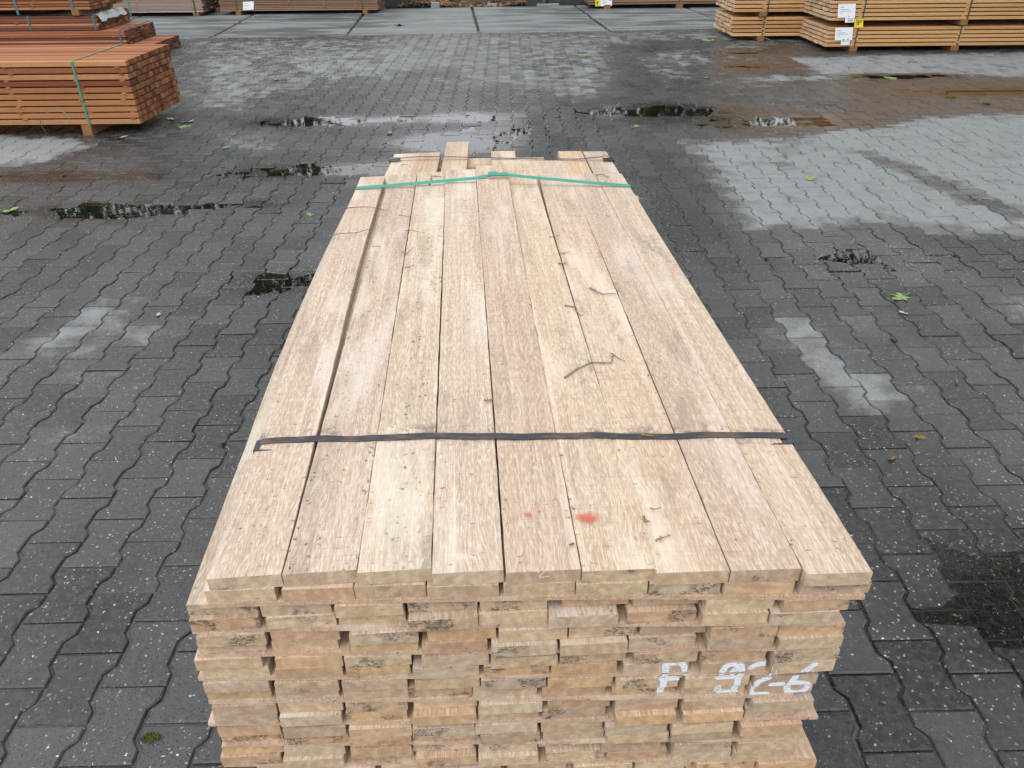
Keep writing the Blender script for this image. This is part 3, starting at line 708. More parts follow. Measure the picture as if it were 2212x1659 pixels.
pl, b0 = decal('paper_tag', 1803, 60, 1841, 87.5, GY, M_['paper'], G1, G1o, 2); print_lines(pl, b0, PRN)
pl, b0 = decal('paper_tag', 1816, 83, 1835, 98, GY-.003, M_['paper'], G1, G1o, 1.5); print_lines(pl, b0, [(.15, .4, .1, .5), (.55, .9, .1, .2), (.6, .9, .35, .5)])
pl, b0 = decal('paper_tag', 1809, 9, 1847, 38.5, GY, M_['paper'], G2, G2o, 2); print_lines(pl, b0, PRN)
pl, b0 = decal('paper_tag', 1825, 33, 1845, 49, GY-.003, M_['paper'], G2, G2o, 1.5); print_lines(pl, b0, [(.3, .45, .1, .25), (.2, .9, .42, .5), (.3, .85, .6, .85)])
pl, b0 = decal('paper_tag', 1845.5, 42, 1864, 60, GY-.004, M_['yellow'], G2, G2o, 1.0)
lettering('TB33', .045, M_['ink'], pl, b0[3].lerp(b0[0], .62)+(b0[1]-b0[0])*.08+Vector((0, -.002, 0)), sx=.85)
lettering('10', .045, M_['ink'], pl, b0[3].lerp(b0[0], .28)+(b0[1]-b0[0])*.14+Vector((0, -.002, 0)), sx=.9)

# ------------------------------------------------------------------ dark concrete blocks, kerb stones, woodchips
def block(px0, px1, y, h, d, label, name='concrete_block', mat='block', z0=0.0):
    a, b_ = aty(px0, 10, y)[0], aty(px1, 10, y)[0]
    ch = .03 if h > .2 else .008; v = []
    for (zz_, i) in ((0, 0), (h-ch, 0), (h, ch)):
        v += [(-(b_-a)/2+i, i, zz_), ((b_-a)/2-i, i, zz_), ((b_-a)/2-i, d-i, zz_), (-(b_-a)/2+i, d-i, zz_)]
    f = [(8, 9, 10, 11)] + [(r*4+i, r*4+(i+1) % 4, (r+1)*4+(i+1) % 4, (r+1)*4+i) for r in range(2) for i in range(4)]
    o = obj(name, mesh(name, v, f, (M_[mat],)), None, ((a+b_)/2, y, z0), (0, 0, AR)); return o
tag(block(833, 925, 16.50, .72, .6, ''), 'dark concrete block between the brown bundle and the woodchips', 'concrete block', 'dark concrete blocks')
tag(block(1077, 1180, 16.62, .72, .6, ''), 'dark concrete block just right of the woodchip heap', 'concrete block', 'dark concrete blocks')
tag(block(1182, 1284, 16.74, .72, .6, ''), 'dark concrete block beside the bundle with yellow and white tags', 'concrete block', 'dark concrete blocks')
tag(block(931, 949, 16.33, .10, .10, '', 'kerb_stone', 'stone'), 'small grey kerb stone at the left foot of the woodchip heap', 'kerb stone', 'kerb stones at the heap')
tag(block(1053, 1073, 16.42, .06, .10, '', 'kerb_stone', 'stone'), 'flat grey kerb stone at the right foot of the woodchip heap', 'kerb stone', 'kerb stones at the heap')
tag(block(1160, 1208, 16.47, .045, .08, '', 'kerb_stone', 'stone'), 'long flat kerb stone against the dark concrete blocks', 'kerb stone', 'kerb stones at the heap')
ca = Acc(); random.seed(9)
for k in range(2600):
    y = 16.42+2.6*random.random()**1.4; x = random.uniform(-2.1, .35); z = bank_z(x, y)+.02+random.random()*.03+.05*math.sin(x*3)
    l, wd = random.uniform(.02, .06), random.uniform(.008, .025); a = random.random()*6.28; p = random.gauss(0, .5)
    c_, s_ = math.cos(a), math.sin(a); q = []
    for (u, t) in ((-l, -wd), (l, -wd), (l, wd), (-l, wd)): q.append((x+u*c_-t*s_, y+u*s_+t*c_, z+u*math.sin(p)))
    q2 = [(a_[0], a_[1], a_[2]+.006) for a_ in q]
    ca.add(q+q2, [(4, 5, 6, 7), (0, 1, 5, 4), (1, 2, 6, 5), (2, 3, 7, 6), (3, 0, 4, 7)])
tag(obj('woodchips', ca.mesh('woodchips', M_['chip'])), 'brown woodchip and leaf litter heap between the dark blocks', 'woodchips', kind='stuff')

# ------------------------------------------------------------------ the pale stack
ZT, TH, STK, PWD = .70, .0258, .0089, .1085
FY = .836
SA = math.radians(3.0)
stack = empty('plank_stack', (.04, FY, 0), SA)
tag(stack, 'big pale plank stack in the foreground, strapped, marked P 92-6 on its ends', 'plank stack')
MI = Matrix.Translation((.04, FY, 0)) @ Matrix.Rotation(SA, 4, 'Z'); MW = MI.inverted()
def loc_(P): return MW @ Vector((float(P[0]), float(P[1]), float(P[2])))
SAGL, SAGR = .010, .007
def crown(u, k):                                   # the top layers hang a little to both sides
    s = max(0.0, 1-k/7.0)
    return -(SAGL if u < 0 else SAGR)*(abs(u)/.5)**1.6*s
def layer_z(i):                                    # underside of layer i (0 = top)
    return ZT - (i//2)*(2*TH+STK) - (i % 2)*TH - TH
c5 = lambda x: 403.2+.3403*x
c6 = lambda x: 1152+.3403*x
ROWS = {
 1: ([80, 580, 597, 1060, 1062, 1525, 1527, 1985, 2010], [265, 270, 725, 733, 1195, 1198, 1670, 1690, 2160]),
 2: ([-30, 440, 460, 910, 930, 1385, 1400, 1848, 1853], [105, 180, 630, 632, 1085, 1088, 1540, 1565, 2030]),
 3: ([0, 465, 490, 955, 950, 1395, 1412, 1850, 1853], [88, 92, 540, 590, 1040, 1050, 1500, 1495, 1940]),
 4: ([55, 505, 520, 975, 1025, 1480, 1520, 1970, 1975], [218, 222, 665, 685, 1110, 1112, 1550, 1550, 1990]),
 5: ([45, 500, 515, 975, 1030, 1480, 1485, 1922, 1925], [160, 162, 600, 603, 1035, 1088, 1535, 1537, 1975]),
 6: ([35, 490, 560, 990, 997, 1430, 1490, 1920, 1925], [160, 162, 595, 628, 1055, 1060, 1490, 1510, 1950]),
 7: ([85, 530, 560, 990, 1000, 1430, 1435, 1860, 1885], [105, 108, 535, 565, 990, 1048, 1490, 1495, 1920]),
 8: ([90, 535, 545, 980, 980, 1405, 1450, 1860, 1865], [85, 105, 488, 498, 945, 950, 1375, 1385, 1812]),
 9: ([110, 535, 545, 975, 1000, 1400, 1408, 1815, 1825], [20, 50, 468, 500, 910, 930, 1365, 1365, 1780]),
 10: ([160, 568, 570, 990, 1000, 1410, 1438, 1845, 1848], [65, 80, 503, 513, 925, 932, 1360, 1365, 1785]),
 11: ([175, 575, 580, 1000, 1005, 1405, 1435, 1840, 1843], [45, 55, 460, 503, 910, 930, 1335, 1335, 1740]),
 12: ([185, 600, 605, 1020, 1030, 1430, 1435, 1830, 1835], [20, 45, 447, 453, 848, 865, 1265, 1290, 1700]),
 13: ([195, 608, 630, 1030, 1035, 1420, 1455, 1855, 1860], [48, 58, 455, 457, 860, 865, 1260, 1300, 1710]),
 14: ([210, 610, 610, 1010, 1040, 1430, 1435, 1820, 1865], [20, 25, 425, 425, 815, 870, 1270, 1300, 1665]),
 15: ([210, 600, 605, 1010, 1060, 1450, 1450, 1848, 1850], [35, 75, 462, 465, 850, 875, 1265, 1270, 1640]),
}
random.seed(77)
def pale_tint():
    k = random.choice([(1, 1, 1), (1.05, 1.05, 1.02), (.95, .92, .9), (1.0, .97, .98), (.97, 1.0, .98), (.9, .86, .82), (1.03, .93, .80)])
    s = random.uniform(.90, 1.10); return tuple(a*s for a in k)
END_TINTS = [(1, 1, 1), (1.0, .95, .88), (.92, .9, .9), (1.08, 1.06, 1.0), (.97, .86, .76), (.88, .82, .8), (1.05, 1.0, .92), (1.08, .94, .78)]
FRONT = {}                                         # layer -> list of (u0, u1, front y local, z0, z1) for the lettering
# top layer: nine planks, each surveyed at both ends: front left/right and rear left/right in the picture, far end row, lift at far end
TOP = [((443, 1244), (606, 1233), 770, 826, 377, .000), ((608, 1234), (769, 1228), 836, 897, 375, .000), ((772, 1234), (931, 1226), 898.5, 961, 371, .004),
       ((935, 1239), (1090, 1233), 963, 1029, 366, .014), ((1092, 1233), (1254, 1229), 1031, 1098, 357, .034), ((1257, 1231), (1416, 1228), 1101, 1162, 373, .002),
       ((1418, 1237), (1578, 1229), 1165, 1237, 373, .000), ((1580, 1229), (1735, 1227), 1240, 1299, 373, .000), ((1738, 1232), (1888, 1232), 1302, 1361, 372, .000)]
TOPT = [(1.02, 1.0, .99, .5), (.97, .95, .94, .9), (1.02, 1.02, .98, 1.0), (1.03, 1.03, 1.02, .6), (.96, .91, .88, .0), (1.05, 1.02, .95, .35), (1.02, .97, .91, .3), (.95, .91, .90, .0), (1.02, 1.0, .97, .12)]
FR = []; EDGE = {}
for i in range(8):                                 # neighbours share a seam of about a millimetre, except the open ones
    A_, B_ = TOP[i], TOP[i+1]; m = (A_[1][0]+B_[0][0])/2; q = (A_[3]+B_[2])/2
    wA = (A_[1] if i == 0 else (m-.8, A_[1][1])); wB = (B_[0] if i == 0 else (m+.8, B_[0][1]))
    qa, qb = (A_[3], B_[2]) if i in (0, 5) else (q-.5, q+.5)
    TOP[i] = (A_[0], wA, A_[2], qa, A_[4], A_[5]); TOP[i+1] = (wB, B_[1], qb, B_[3], B_[4], B_[5])
for i, (fl_, fr_, bl, br, fy, lift) in enumerate(TOP):
    a = loc_(atz(*fl_, ZT)); b_ = loc_(atz(*fr_, ZT)); c_ = loc_(atz(bl, 400, ZT)); d_ = loc_(atz(br, 400, ZT))
    uf = (a.x+b_.x)/2; ub = (c_.x+d_.x)/2; y0 = max(a.y, b_.y) if False else (a.y+b_.y)/2 + random.uniform(-.002, .002)
    yb = loc_(atz((bl+br)/2, fy, ZT+lift)).y
    sag = crown(uf, 0); roll = (crown(uf+.03, 0)-crown(uf-.03, 0))/.06
    L = yb-y0; sl = (ub-uf)/(c_.y-y0)
    def bend(y, sl=sl, lift=lift, sag=sag, L=L, i=i):
        t = max(0, (y-.9)/(L-.9)) if L > .9 else 0
        bow = -.009*math.sin(math.pi*min(1, (y/L)**1.15))**1.6 if i == 0 else (.009*max(0, (y-1.45)/(L-1.45))**1.5 if i == 6 else 0)
        return sl*y + bow + .0010*math.sin(y*2.3+i*1.7), lift*t**1.7 + sag*0 + .0012*math.sin(y*3.1+i)
    wid = (b_.x-a.x)
    wb = d_.x-c_.x
    tp = 1+(wb/wid-1)*L/(c_.y-y0)
    me = board_mesh('plank', L, wid-.0002, TH, M_['pale_face'], M_['pale_end'], ch=.0009, segs=60, wob=.00035, bend=bend, seed=100+i, taper=tp)
    o = obj('plank', me, stack, (uf, y0, layer_z(0)+sag), (0, math.atan(-roll), 0), TOPT[i]); FR.append((uf, y0)); EDGE[i] = (uf, y0, bend, wid, tp, L)
# lower layers
LV = [board_mesh('plank', L, PWD, TH*.965, M_['pale_face'], M_['pale_end'], ch=.0012, segs=4, wob=.0008, seed=q, taper=.95) for q, L in enumerate((2.46, 2.50, 2.42, 2.52))]
SHORT = board_mesh('plank', 2.17, PWD, TH*.98, M_['pale_face'], M_['pale_end'], segs=4, wob=.0008, seed=9, taper=.93)
SHORT2 = board_mesh('plank', 2.36, PWD, TH*.98, M_['pale_face'], M_['pale_end'], segs=4, wob=.0008, seed=11, taper=.93)
LONG = board_mesh('plank', 2.67, PWD, TH*.98, M_['pale_face'], M_['pale_end'], segs=4, wob=.0008, seed=10, taper=.93)
LV2 = board_mesh('plank', 2.50, PWD, TH*.98, M_['pale_face'], M_['pale_end'], segs=4, wob=.0008, seed=12, taper=.93)
SHORT0 = board_mesh('plank', 2.02, PWD, TH*.965, M_['pale_face'], M_['pale_end'], segs=24, wob=.0005, seed=14, bend=lambda y: (-.020*math.sin(math.pi*min(1, y/2.0))**1.2, 0))
LV2B = board_mesh('plank', 2.50, PWD, TH*.98, M_['pale_face'], M_['pale_end'], segs=24, wob=.0004, seed=13, taper=.93, bend=lambda y: (-.021*math.sin(math.pi*min(1, y/2.3))**1.2 if y < 2.3 else 0, 0))
NLAY = 20
for li in range(1, NLAY):
    zc = layer_z(li); lay = []
    if li in ROWS:
        py = proj((0, FY, zc+TH/2))[1]; ed = [c5(x) for x in ROWS[li][0]] + [c6(x) for x in ROWS[li][1]]
        us = [loc_(aty(x, py, FY)).x for x in ed]; cen = [(us[2*k]+us[2*k+1])/2 for k in range(9)]
    else:
        gaps = [random.choice((0.002, .004, .012)) for _ in range(9)]; x = -.50; cen = []
        for k in range(9): cen.append(x+PWD/2); x += PWD+gaps[k]
        sh = (cen[0]+cen[-1])/2; cen = [c_-sh for c_ in cen]
    for k in range(1, 9):                          # planks never run through each other
        cen[k] = max(cen[k], cen[k-1]+PWD+.0006)
    rear = [loc_(atz(x, 338, ZT-TH)).x for x in (875, 925, 986, 1037, 1088, 1138, 1186, 1237, 1292)] if li == 1 else [c_*.955 for c_ in cen]
    lj = random.gauss(0, .003)
    for k, u in enumerate(cen):
        wy = FY + (random.gauss(0, .0055) if li not in (7, 8, 9) else random.gauss(0, .0012)) + lj
        if li == 1: wy = FY + .004 + random.gauss(0, .002)
        yl = loc_((MI @ Vector((u, 0, 0)))).y + (wy-FY) - math.sin(SA)*u   # keep the front square to the yard
        z = zc + crown(u, li) + random.uniform(0, .0002)
        me = random.choice(LV)
        if k == 0 and li >= 2: me = SHORT0
        if li == 1: me = {0: LV2B, 2: LONG, 3: SHORT, 5: SHORT2, 6: SHORT2}.get(k, LV2)
        roll = (crown(u+.03, li)-crown(u-.03, li))/.06
        et = random.choice(END_TINTS); s = random.uniform(.92, 1.08)
        obj('plank', me, stack, (u, yl, z), (0, math.atan(-roll), -math.atan((rear[k]-u)/2.5)+random.gauss(0, .0004)), tuple(q*s for q in et))
        lay.append((u-PWD/2, u+PWD/2, yl, z, z+TH))
    FRONT[li] = lay
# spacers between every two layers: (left reach, right reach) beyond the planks at the front one
REACH = {0: (.012, -.006), 1: (.002, .014), 2: (.004, -.01), 3: (.012, -.09), 4: (.0, -.03), 5: (.016, .022), 6: (-.006, .0), 7: (.0, .045), 8: (.01, .01)}
for pi in range(9):
    lay = FRONT[pi*2+1]; z = layer_z(pi*2+1)-STK
    ulo, uhi = lay[0][0], lay[-1][1]
    for q, yy in enumerate((.0, .55, 1.10, 1.62, 1.92, 2.36)):
        lo, hi = (ulo-REACH[pi][0], uhi+REACH[pi][1]) if q == 0 else (ulo+random.uniform(-.012, .02), uhi+random.uniform(-.02, .012))
        if q == 5: lo = ulo+.13
        if q == 4 and pi in (0,): hi = uhi+.034
        if q == 3 and pi in (1,): hi = uhi+.040
        n = 16; v = []; f = []
        yf = -math.sin(SA)*0
        for j in range(n+1):
            u = lo+(hi-lo)*j/n; zz_ = crown(u, pi*2+1); yo = (-math.sin(SA)*u + .002 + random.gauss(0, .0006)) if q == 0 else yy+random.gauss(0, .0005)
            wd = .042 if q == 0 else .034
            v += [(u, yo, z+zz_+.0002), (u, yo+wd, z+zz_+.0002), (u, yo+wd, z+zz_+STK-.0003), (u, yo, z+zz_+STK-.0003)]
        for j in range(n):
            for k in range(4):
                l = (k+1) % 4; f.append((j*4+k, (j+1)*4+k, (j+1)*4+l, j*4+l))
        f += [(0, 1, 2, 3), (n*4+3, n*4+2, n*4+1, n*4)]
        obj('spacer', mesh('spacer', v, f, (M_['pale_face'],)), stack, color=random.choice([(1.0, .88, .80), (.98, .84, .74), (1.02, .92, .86)]))
FRONT['s'] = []
for j in range(24):
    u0, u1 = -.1+.5*j/24, -.1+.5*(j+1)/24
    FRONT['s'].append((u0-.0012, u1+.0012, -math.sin(SA)*(u0+u1)/2-.0004, layer_z(7)-STK+crown(.2, 7), layer_z(7)+crown(.2, 7)))
zb = layer_z(NLAY-1)
for yy in (.25, 1.25, 2.2):
    obj('bearer', mesh('bearer', *box(-.5, .5, yy, yy+.09, 0, zb-.0005), (M_['pale_face'],)), stack, color=(.7, .65, .6))

# straps round the stack
def top_z(u): return ZT + crown(u, 0)
def stack_strap(y, wid, mat, pts, name='strap', under=None, uL=-.512, uR=.512, yl=0.0, yr=0.0, ac=(0, 1, 0)):
    zb_ = zb-.002; n_ = len(pts)
    pts = [(u, z, dy+yl+(yr-yl)*(u-pts[0][0])/(pts[-1][0]-pts[0][0])-y) for (u, z, dy) in pts]; yA, yB = yl, yr
    path = [(-.46, yA, zb_), (uL+.01, yA, zb_+.003), (uL-.004, yA, zb_+.05), (uL-.004, yA, (zb_+pts[0][1])/2), (uL-.004, yA, pts[0][1]-.012)] + [(u, y+dy, z) for (u, z, dy) in pts] + \
           [(uR+.004, yB, pts[-1][1]-.012), (uR+.004, yB, (zb_+pts[-1][1])/2), (uR+.004, yB, zb_+.05), (uR-.01, yB, zb_+.003), (.46, yB, zb_)]
    v, f = ribbon(path, wid, .0011, ac); return obj(name, mesh(name, v, f, (mat,)), stack)
def ul(px, py, z=ZT): p = loc_(atz(px, py, z)); return p
ySl, ySr = ul(552, 949).y, ul(1695, 936).y; yS = (ySl+ySr)/2
def edge_u(i, y, sg):
    uf, y0, bd, wd, tp_, L_ = EDGE[i]; return uf + bd(y-y0)[0] + sg*wd/2*(1+(tp_-1)*(y-y0)/L_)
uL, uR = edge_u(0, ySl, -1)-.0015, edge_u(8, ySr, 1)+.0015
pts = []
for k in range(41):
    t = k/40; u = uL+.006+(uR-uL-.012)*t
    pts.append((u, top_z(u)+.0022+.0012*math.sin(t*17)**2+.0004*math.sin(t*71), .004*math.sin(t*6.0+.6)+.0022*math.sin(t*23)+.0010*math.sin(t*61)))
s1 = stack_strap(yS, .0185, M_['steel'], pts, uL=uL, uR=uR, yl=ySl, yr=ySr)
def protector(sgn, u, y, z, ln=.042, wd=.034):
    a = Acc(); t = .0018
    a.box(-ln if sgn > 0 else -.001, .001 if sgn > 0 else ln, -wd/2, wd/2, .0004, t); a.box(-.0 if sgn > 0 else -t-.001, t+.001 if sgn > 0 else .0, -wd/2+.001, wd/2-.001, -.016, t*.9)
    # rolled front lip
    v, f = tube([(-ln if sgn > 0 else 0, -wd/2, t), ((-ln if sgn > 0 else 0)+ln, -wd/2, t)], [.0022, .0022], 6); a.add(v, f)
    return a.mesh('edge_protector', M_['black']), (u, y, z)
for sgn, u, dz in ((-1, uL, 0), (1, uR, 0)):
    me, lc = protector(sgn, u, (ySr if sgn > 0 else ySl)-.008, top_z(u)); obj('edge_protector', me, s1, lc, (0, -.05*sgn*1, 0))
# green strap: taut from both edges up over the lifted fifth plank
gL, gR = ul(770, 404), ul(1361, 401); yG = (gL.y+gR.y)/2
u5 = loc_(atz(1065, 384, ZT+.034)).x
pts = [(gL.x, top_z(gL.x)+.002, 0)] + [(gL.x+(u5-.058-gL.x)*t, top_z(gL.x)+.003+(.032)*t**1.15, .006*t) for t in (.15, .3, .5, .7, .85, 1)] + [(u5, ZT+.0365, .008)] + \
      [(u5+.058+(gR.x-u5-.058)*t, ZT+.0355+(top_z(gR.x)-ZT-.033)*t**.9, .006*(1-t)) for t in (0, .15, .3, .5, .7, .85)] + [(gR.x, top_z(gR.x)+.002, 0)]
pts = [(u, z+.0045, dy) for u, z, dy in pts]
s2 = stack_strap(yG, .0135, M_['green'], pts, ac=(0, 1, .55), uL=gL.x, uR=gR.x, yl=gL.y, yr=gR.y)
a = Acc().box(-.018, .018, -.0095, .0095, 0, .0025).box(-.009, .009, -.0105, .0105, .0025, .0042).box(.02, .055, -.0085, .0065, -.001, .0015)
obj('buckle', a.mesh('buckle', M_['green']), s2, (u5, gL.y+(gR.y-gL.y)*(u5-gL.x)/(gR.x-gL.x)+.007, ZT+.0425), (.45, 0, 0))
# rear black strap over the longer second layer, slack on the right
rL, rR = ul(843, 344, ZT-TH), ul(1324, 344, ZT-TH); yR = (rL.y+rR.y)/2; zr = ZT-TH
pts = [(rL.x, zr+.001, 0), (rL.x+.04, zr+.004, .004), (rL.x+.12, zr+.010, .006), (rL.x+.24, zr+.010, .004), (rL.x+.45, zr+.006, .0), (rL.x+.62, zr+.004, -.006), (rL.x+.78, zr+.004, -.010), (rL.x+.88, zr+.012, .0), (rR.x-.04, zr+.016, .012), (rR.x, zr+.004, .006)]
s3 = stack_strap(yR, .010, M_['steel'], pts, uL=rL.x, uR=rR.x, yl=rL.y, yr=rR.y)
for sgn, u in ((-1, rL.x), (1, rR.x)):
    me, lc = protector(sgn, u, rR.y if sgn > 0 else rL.y, zr+.001); obj('edge_protector', me, s3, lc)

# painted lettering P 92-6 on the plank ends, clipped to each plank so that it breaks at every joint
cz = lambda p: (1382.4+.2083*p[0], 1382.4+.2083*p[1])
STROKES = [
 [(268, 345), (266, 252), (300, 248), (420, 250), (462, 275), (478, 345)],
 [(225, 396), (428, 398)], [(252, 378), (236, 495), (212, 602)],
 [(852, 340), (880, 285), (915, 262), (1055, 250), (1062, 340)], [(955, 340), (1030, 280)],
 [(812, 388), (1035, 384)], [(1030, 368), (1005, 480), (985, 580)], [(818, 490), (816, 555), (850, 572), (1000, 576)],
 [(1158, 300), (1215, 268), (1320, 258), (1380, 285), (1368, 340)], [(1335, 384), (1230, 415), (1175, 470), (1135, 562), (1165, 572), (1315, 574)],
 [(1365, 462), (1475, 460)],
 [(1815, 252), (1670, 345)], [(1625, 380), (1555, 460), (1525, 530), (1560, 572), (1690, 574), (1765, 510), (1735, 455), (1600, 450)]]
def clip(poly, lo, hi, ax):
    for sgn, lim in ((1, lo), (-1, -hi)):
        outp = []
        for i in range(len(poly)):
            A_, B_ = poly[i], poly[(i+1) % len(poly)]; da, db = sgn*A_[ax]-lim, sgn*B_[ax]-lim
            if da >= 0: outp.append(A_)
            if (da >= 0) != (db >= 0):
                t = da/(da-db); outp.append((A_[0]+(B_[0]-A_[0])*t, A_[1]+(B_[1]-A_[1])*t))
        poly = outp
        if len(poly) < 3: return []
    return poly
la = Acc()
def paint(strokes, layers, half, conv, acc):
    n_ = 0
    for st in strokes:
        P2 = []
        for p in st:
            q = loc_(aty(*conv(p), FY)); P2.append((q.x, q.z))
        for _ in range(2 if len(P2) > 2 else 0):
            S2 = [P2[0]]
            for A_, B_ in zip(P2, P2[1:]): S2 += [(A_[0]*.75+B_[0]*.25, A_[1]*.75+B_[1]*.25), (A_[0]*.25+B_[0]*.75, A_[1]*.25+B_[1]*.75)]
            P2 = S2 + [P2[-1]]
        quads = [[(x+half*random.uniform(.9, 1.06)*math.cos(t*math.pi/5), z+half*random.uniform(.9, 1.06)*math.sin(t*math.pi/5)) for t in range(10)] for x, z in P2]
        for i in range(len(P2)-1):
            (x0, z0), (x1, z1) = P2[i], P2[i+1]; dx, dz = x1-x0, z1-z0; l = math.hypot(dx, dz) or 1e-6
            ex, ez = 0, 0; px_, pz = -dz/l*half, dx/l*half
            j = lambda: random.gauss(0, half*.04)
            quads.append([(x0-ex*.6+px_+j(), z0-ez*.6+pz+j()), (x0-ex*.6-px_+j(), z0-ez*.6-pz+j()), (x1+ex*.6-px_+j(), z1+ez*.6-pz+j()), (x1+ex*.6+px_+j(), z1+ez*.6+pz+j())])
        for li in layers:
            for (u0, u1, yl, z0, z1) in FRONT[li]:
                for qd in quads:
                    cp = clip(clip(qd, u0+.001, u1-.001, 0), z0+.0006, z1-.0008, 1)
                    if len(cp) >= 3:
                        n_ += 1; off = yl-.0003-.0000015*n_
                        acc.add([(x, off, z) for x, z in cp], [tuple(range(len(cp)))])
for nm_, ch_, sel in (('painted_letter', 'P', STROKES[0:3]), ('painted_digit', '9', STROKES[3:8]), ('painted_digit', '2', STROKES[8:10]), ('painted_dash', 'dash', STROKES[10:11]), ('painted_digit', '6', STROKES[11:])):
    la = Acc(); paint(sel, (7, 's', 8, 9), .0058, cz, la)
    tag(obj(nm_, la.mesh(nm_, M_['white']), stack), 'white painted '+ch_+' on the plank ends', kind=None)
# chalk 2 on the fifth plank's end
c8 = lambda p: (1094.4+.2865*p[0], 864+.2865*p[1])
FRONT['t'] = [(FR[4][0]-.05, FR[4][0]+.05, FR[4][1], ZT-TH, ZT)]
ka = Acc(); paint([[(238, 1318), (270, 1290), (305, 1284), (300, 1304), (232, 1358), (322, 1348)]], ('t',), .0011, c8, ka)
tag(obj('chalk_number', ka.mesh('chalk_number', M_['chalk']), stack), 'chalked figure 2')
# red paint smear on the sixth plank and its overspray on the fifth
def smear(px, py, rx, ry, turn=0):
    p = ul(px, py); v = []; fd = []; nn = 10
    for j in range(nn+1):
        for i in range(nn+1):
            x, y = (i/nn*2-1), (j/nn*2-1); v.append((x*rx, y*ry, 0)); fd.append(max(0, 1.05-math.hypot(x*.95, y if y > 0 else y*1.15)))
    f = [(j*(nn+1)+i, j*(nn+1)+i+1, (j+1)*(nn+1)+i+1, (j+1)*(nn+1)+i) for j in range(nn) for i in range(nn)]
    me = mesh('paint_smear', v, f, (M_['smear'],)); at = me.attributes.new('fade', 'FLOAT', 'POINT'); at.data.foreach_set('value', fd)
    obj('paint_smear', me, stack, (p.x, p.y, top_z(p.x)+.0022), (0, 0, turn))
smear(1268, 1120, .036, .028, .1); smear(1140, 1112, .012, .013); smear(1166, 1106, .010, .006)

# ------------------------------------------------------------------ twigs, buds and leaves
random.seed(123)
def twig(pts, r, mat, label, z=ZT, nubs=3, cat='twig', group=None, lift=0.0):
    r *= .58
    W_ = [Vector(atz(x, y, z)) for x, y in pts]; base = sum(W_, Vector())/len(W_); base.z = z
    zo = r*.9 + .0012
    Q = [p-base+Vector((0, 0, zo+lift*(abs(i-(len(W_)-1)/2)/max(1, len(W_)-1)))) for i, p in enumerate(W_)]
    # refine so the twig wanders
    R = [Q[0]]
    for i in range(len(Q)-1):
        d = Q[i+1]-Q[i]
        for t in (.33, .66, 1):
            R.append(Q[i]+d*t+Vector((random.gauss(0, r*.5), random.gauss(0, r*.5), random.random()*r*.4 if t < 1 else 0)))
    n = len(R); rad = [r*(1.0-.45*i/(n-1))*random.uniform(.9, 1.15) for i in range(n)]
    rad[0] *= 1.25
    a = Acc().add(*tube(R, rad, 7))
    for k in range(nubs):
        i = random.randrange(1, n); d = Vector((random.gauss(0, 1), random.gauss(0, 1), .25)).normalized()
        a.add(*tube([R[i], R[i]+d*r*2.2, R[i]+d*r*3.6], [r*.65, r*.6, r*.2], 5))
    o = obj('twig', a.mesh('twig', M_[mat], smooth=True), None, base); tag(o, label, cat, group); return o
tw = twig
tw([(1220, 818), (1245, 800), (1278, 785), (1318, 787), (1326, 768)], .0036, 'twig', 'longest grey twig on the plank stack, bent, lying across its seventh plank', nubs=5)
tw([(1326, 768), (1334, 775), (1350, 782)], .0016, 'bud', 'thin brown shoot beside the longest twig on the stack', nubs=2)
tw([(1275, 624), (1290, 633), (1304, 638), (1324, 636)], .0036, 'twig', 'grey-green forked twig on the stack, above the longest twig', nubs=3)
tw([(1220, 662), (1238, 664), (1246, 675), (1254, 684)], .0030, 'twig', 'short hooked twig lying over the gap of the sixth and seventh planks', nubs=3)
tw([(712, 512), (735, 506), (768, 505), (795, 498), (810, 492)], .0030, 'twig', 'dark twig on the leftmost plank, overhanging its outer edge', nubs=4)
tw([(742, 452), (775, 449), (806, 449), (833, 457)], .0026, 'redtwig', 'thin red-brown twig crossing the leftmost plank below the green strap', nubs=2)
tw([(928, 402), (932, 382), (955, 384), (978, 386), (990, 382)], .0032, 'twig', 'angled twig tucked at the green strap, left of the buckle', nubs=3, lift=.004)
tw([(1008, 384), (1020, 390), (1022, 402)], .0030, 'twig', 'short knobbly twig touching the green strap beside the buckle', nubs=4)
tw([(1000, 450), (1012, 457), (1028, 459)], .0028, 'twig', 'upper of two short twigs on the fourth plank, below the green strap', nubs=3)
tw([(1000, 466), (1014, 460), (1036, 458)], .0026, 'redtwig', 'lower of two short twigs on the fourth plank, below the green strap', nubs=4)
tw([(868, 546), (880, 549), (888, 540), (893, 536)], .0026, 'twig', 'small forked twig on the seam of the second and third planks', nubs=3)
tw([(874, 580), (884, 579), (894, 574)], .0030, 'twig', 'stubby twig with brown buds on the seam of the second and third planks', nubs=5)
tw([(862, 466), (874, 468), (888, 470)], .0020, 'redtwig', 'thin dark red twig on the second plank below the green strap', nubs=3)
tw([(805, 534), (815, 533), (824, 534)], .0018, 'redtwig', 'tiny red stalk on the second plank beside the open gap', nubs=1)
tw([(1288, 380), (1300, 379), (1312, 384)], .0040, 'twig', 'thick grey twig near the far right corner of the stack', nubs=2)
tw([(1186, 513), (1200, 512), (1210, 508)], .0020, 'twig', 'fine twig on the sixth plank, topmost below the buckle', nubs=2)
tw([(1208, 548), (1218, 549), (1228, 545)], .0024, 'twig', 'short twig on the sixth plank seam, above the bud cluster', nubs=2)
tw([(1206, 571), (1216, 572), (1226, 568)], .0026, 'bud', 'brown bud cluster on the sixth plank seam', nubs=5, cat='bud cluster')
tw([(1417, 1170), (1430, 1164), (1449, 1159)], .0024, 'catkin', 'tan catkin near the front edge on the seventh plank', nubs=9, cat='catkin')
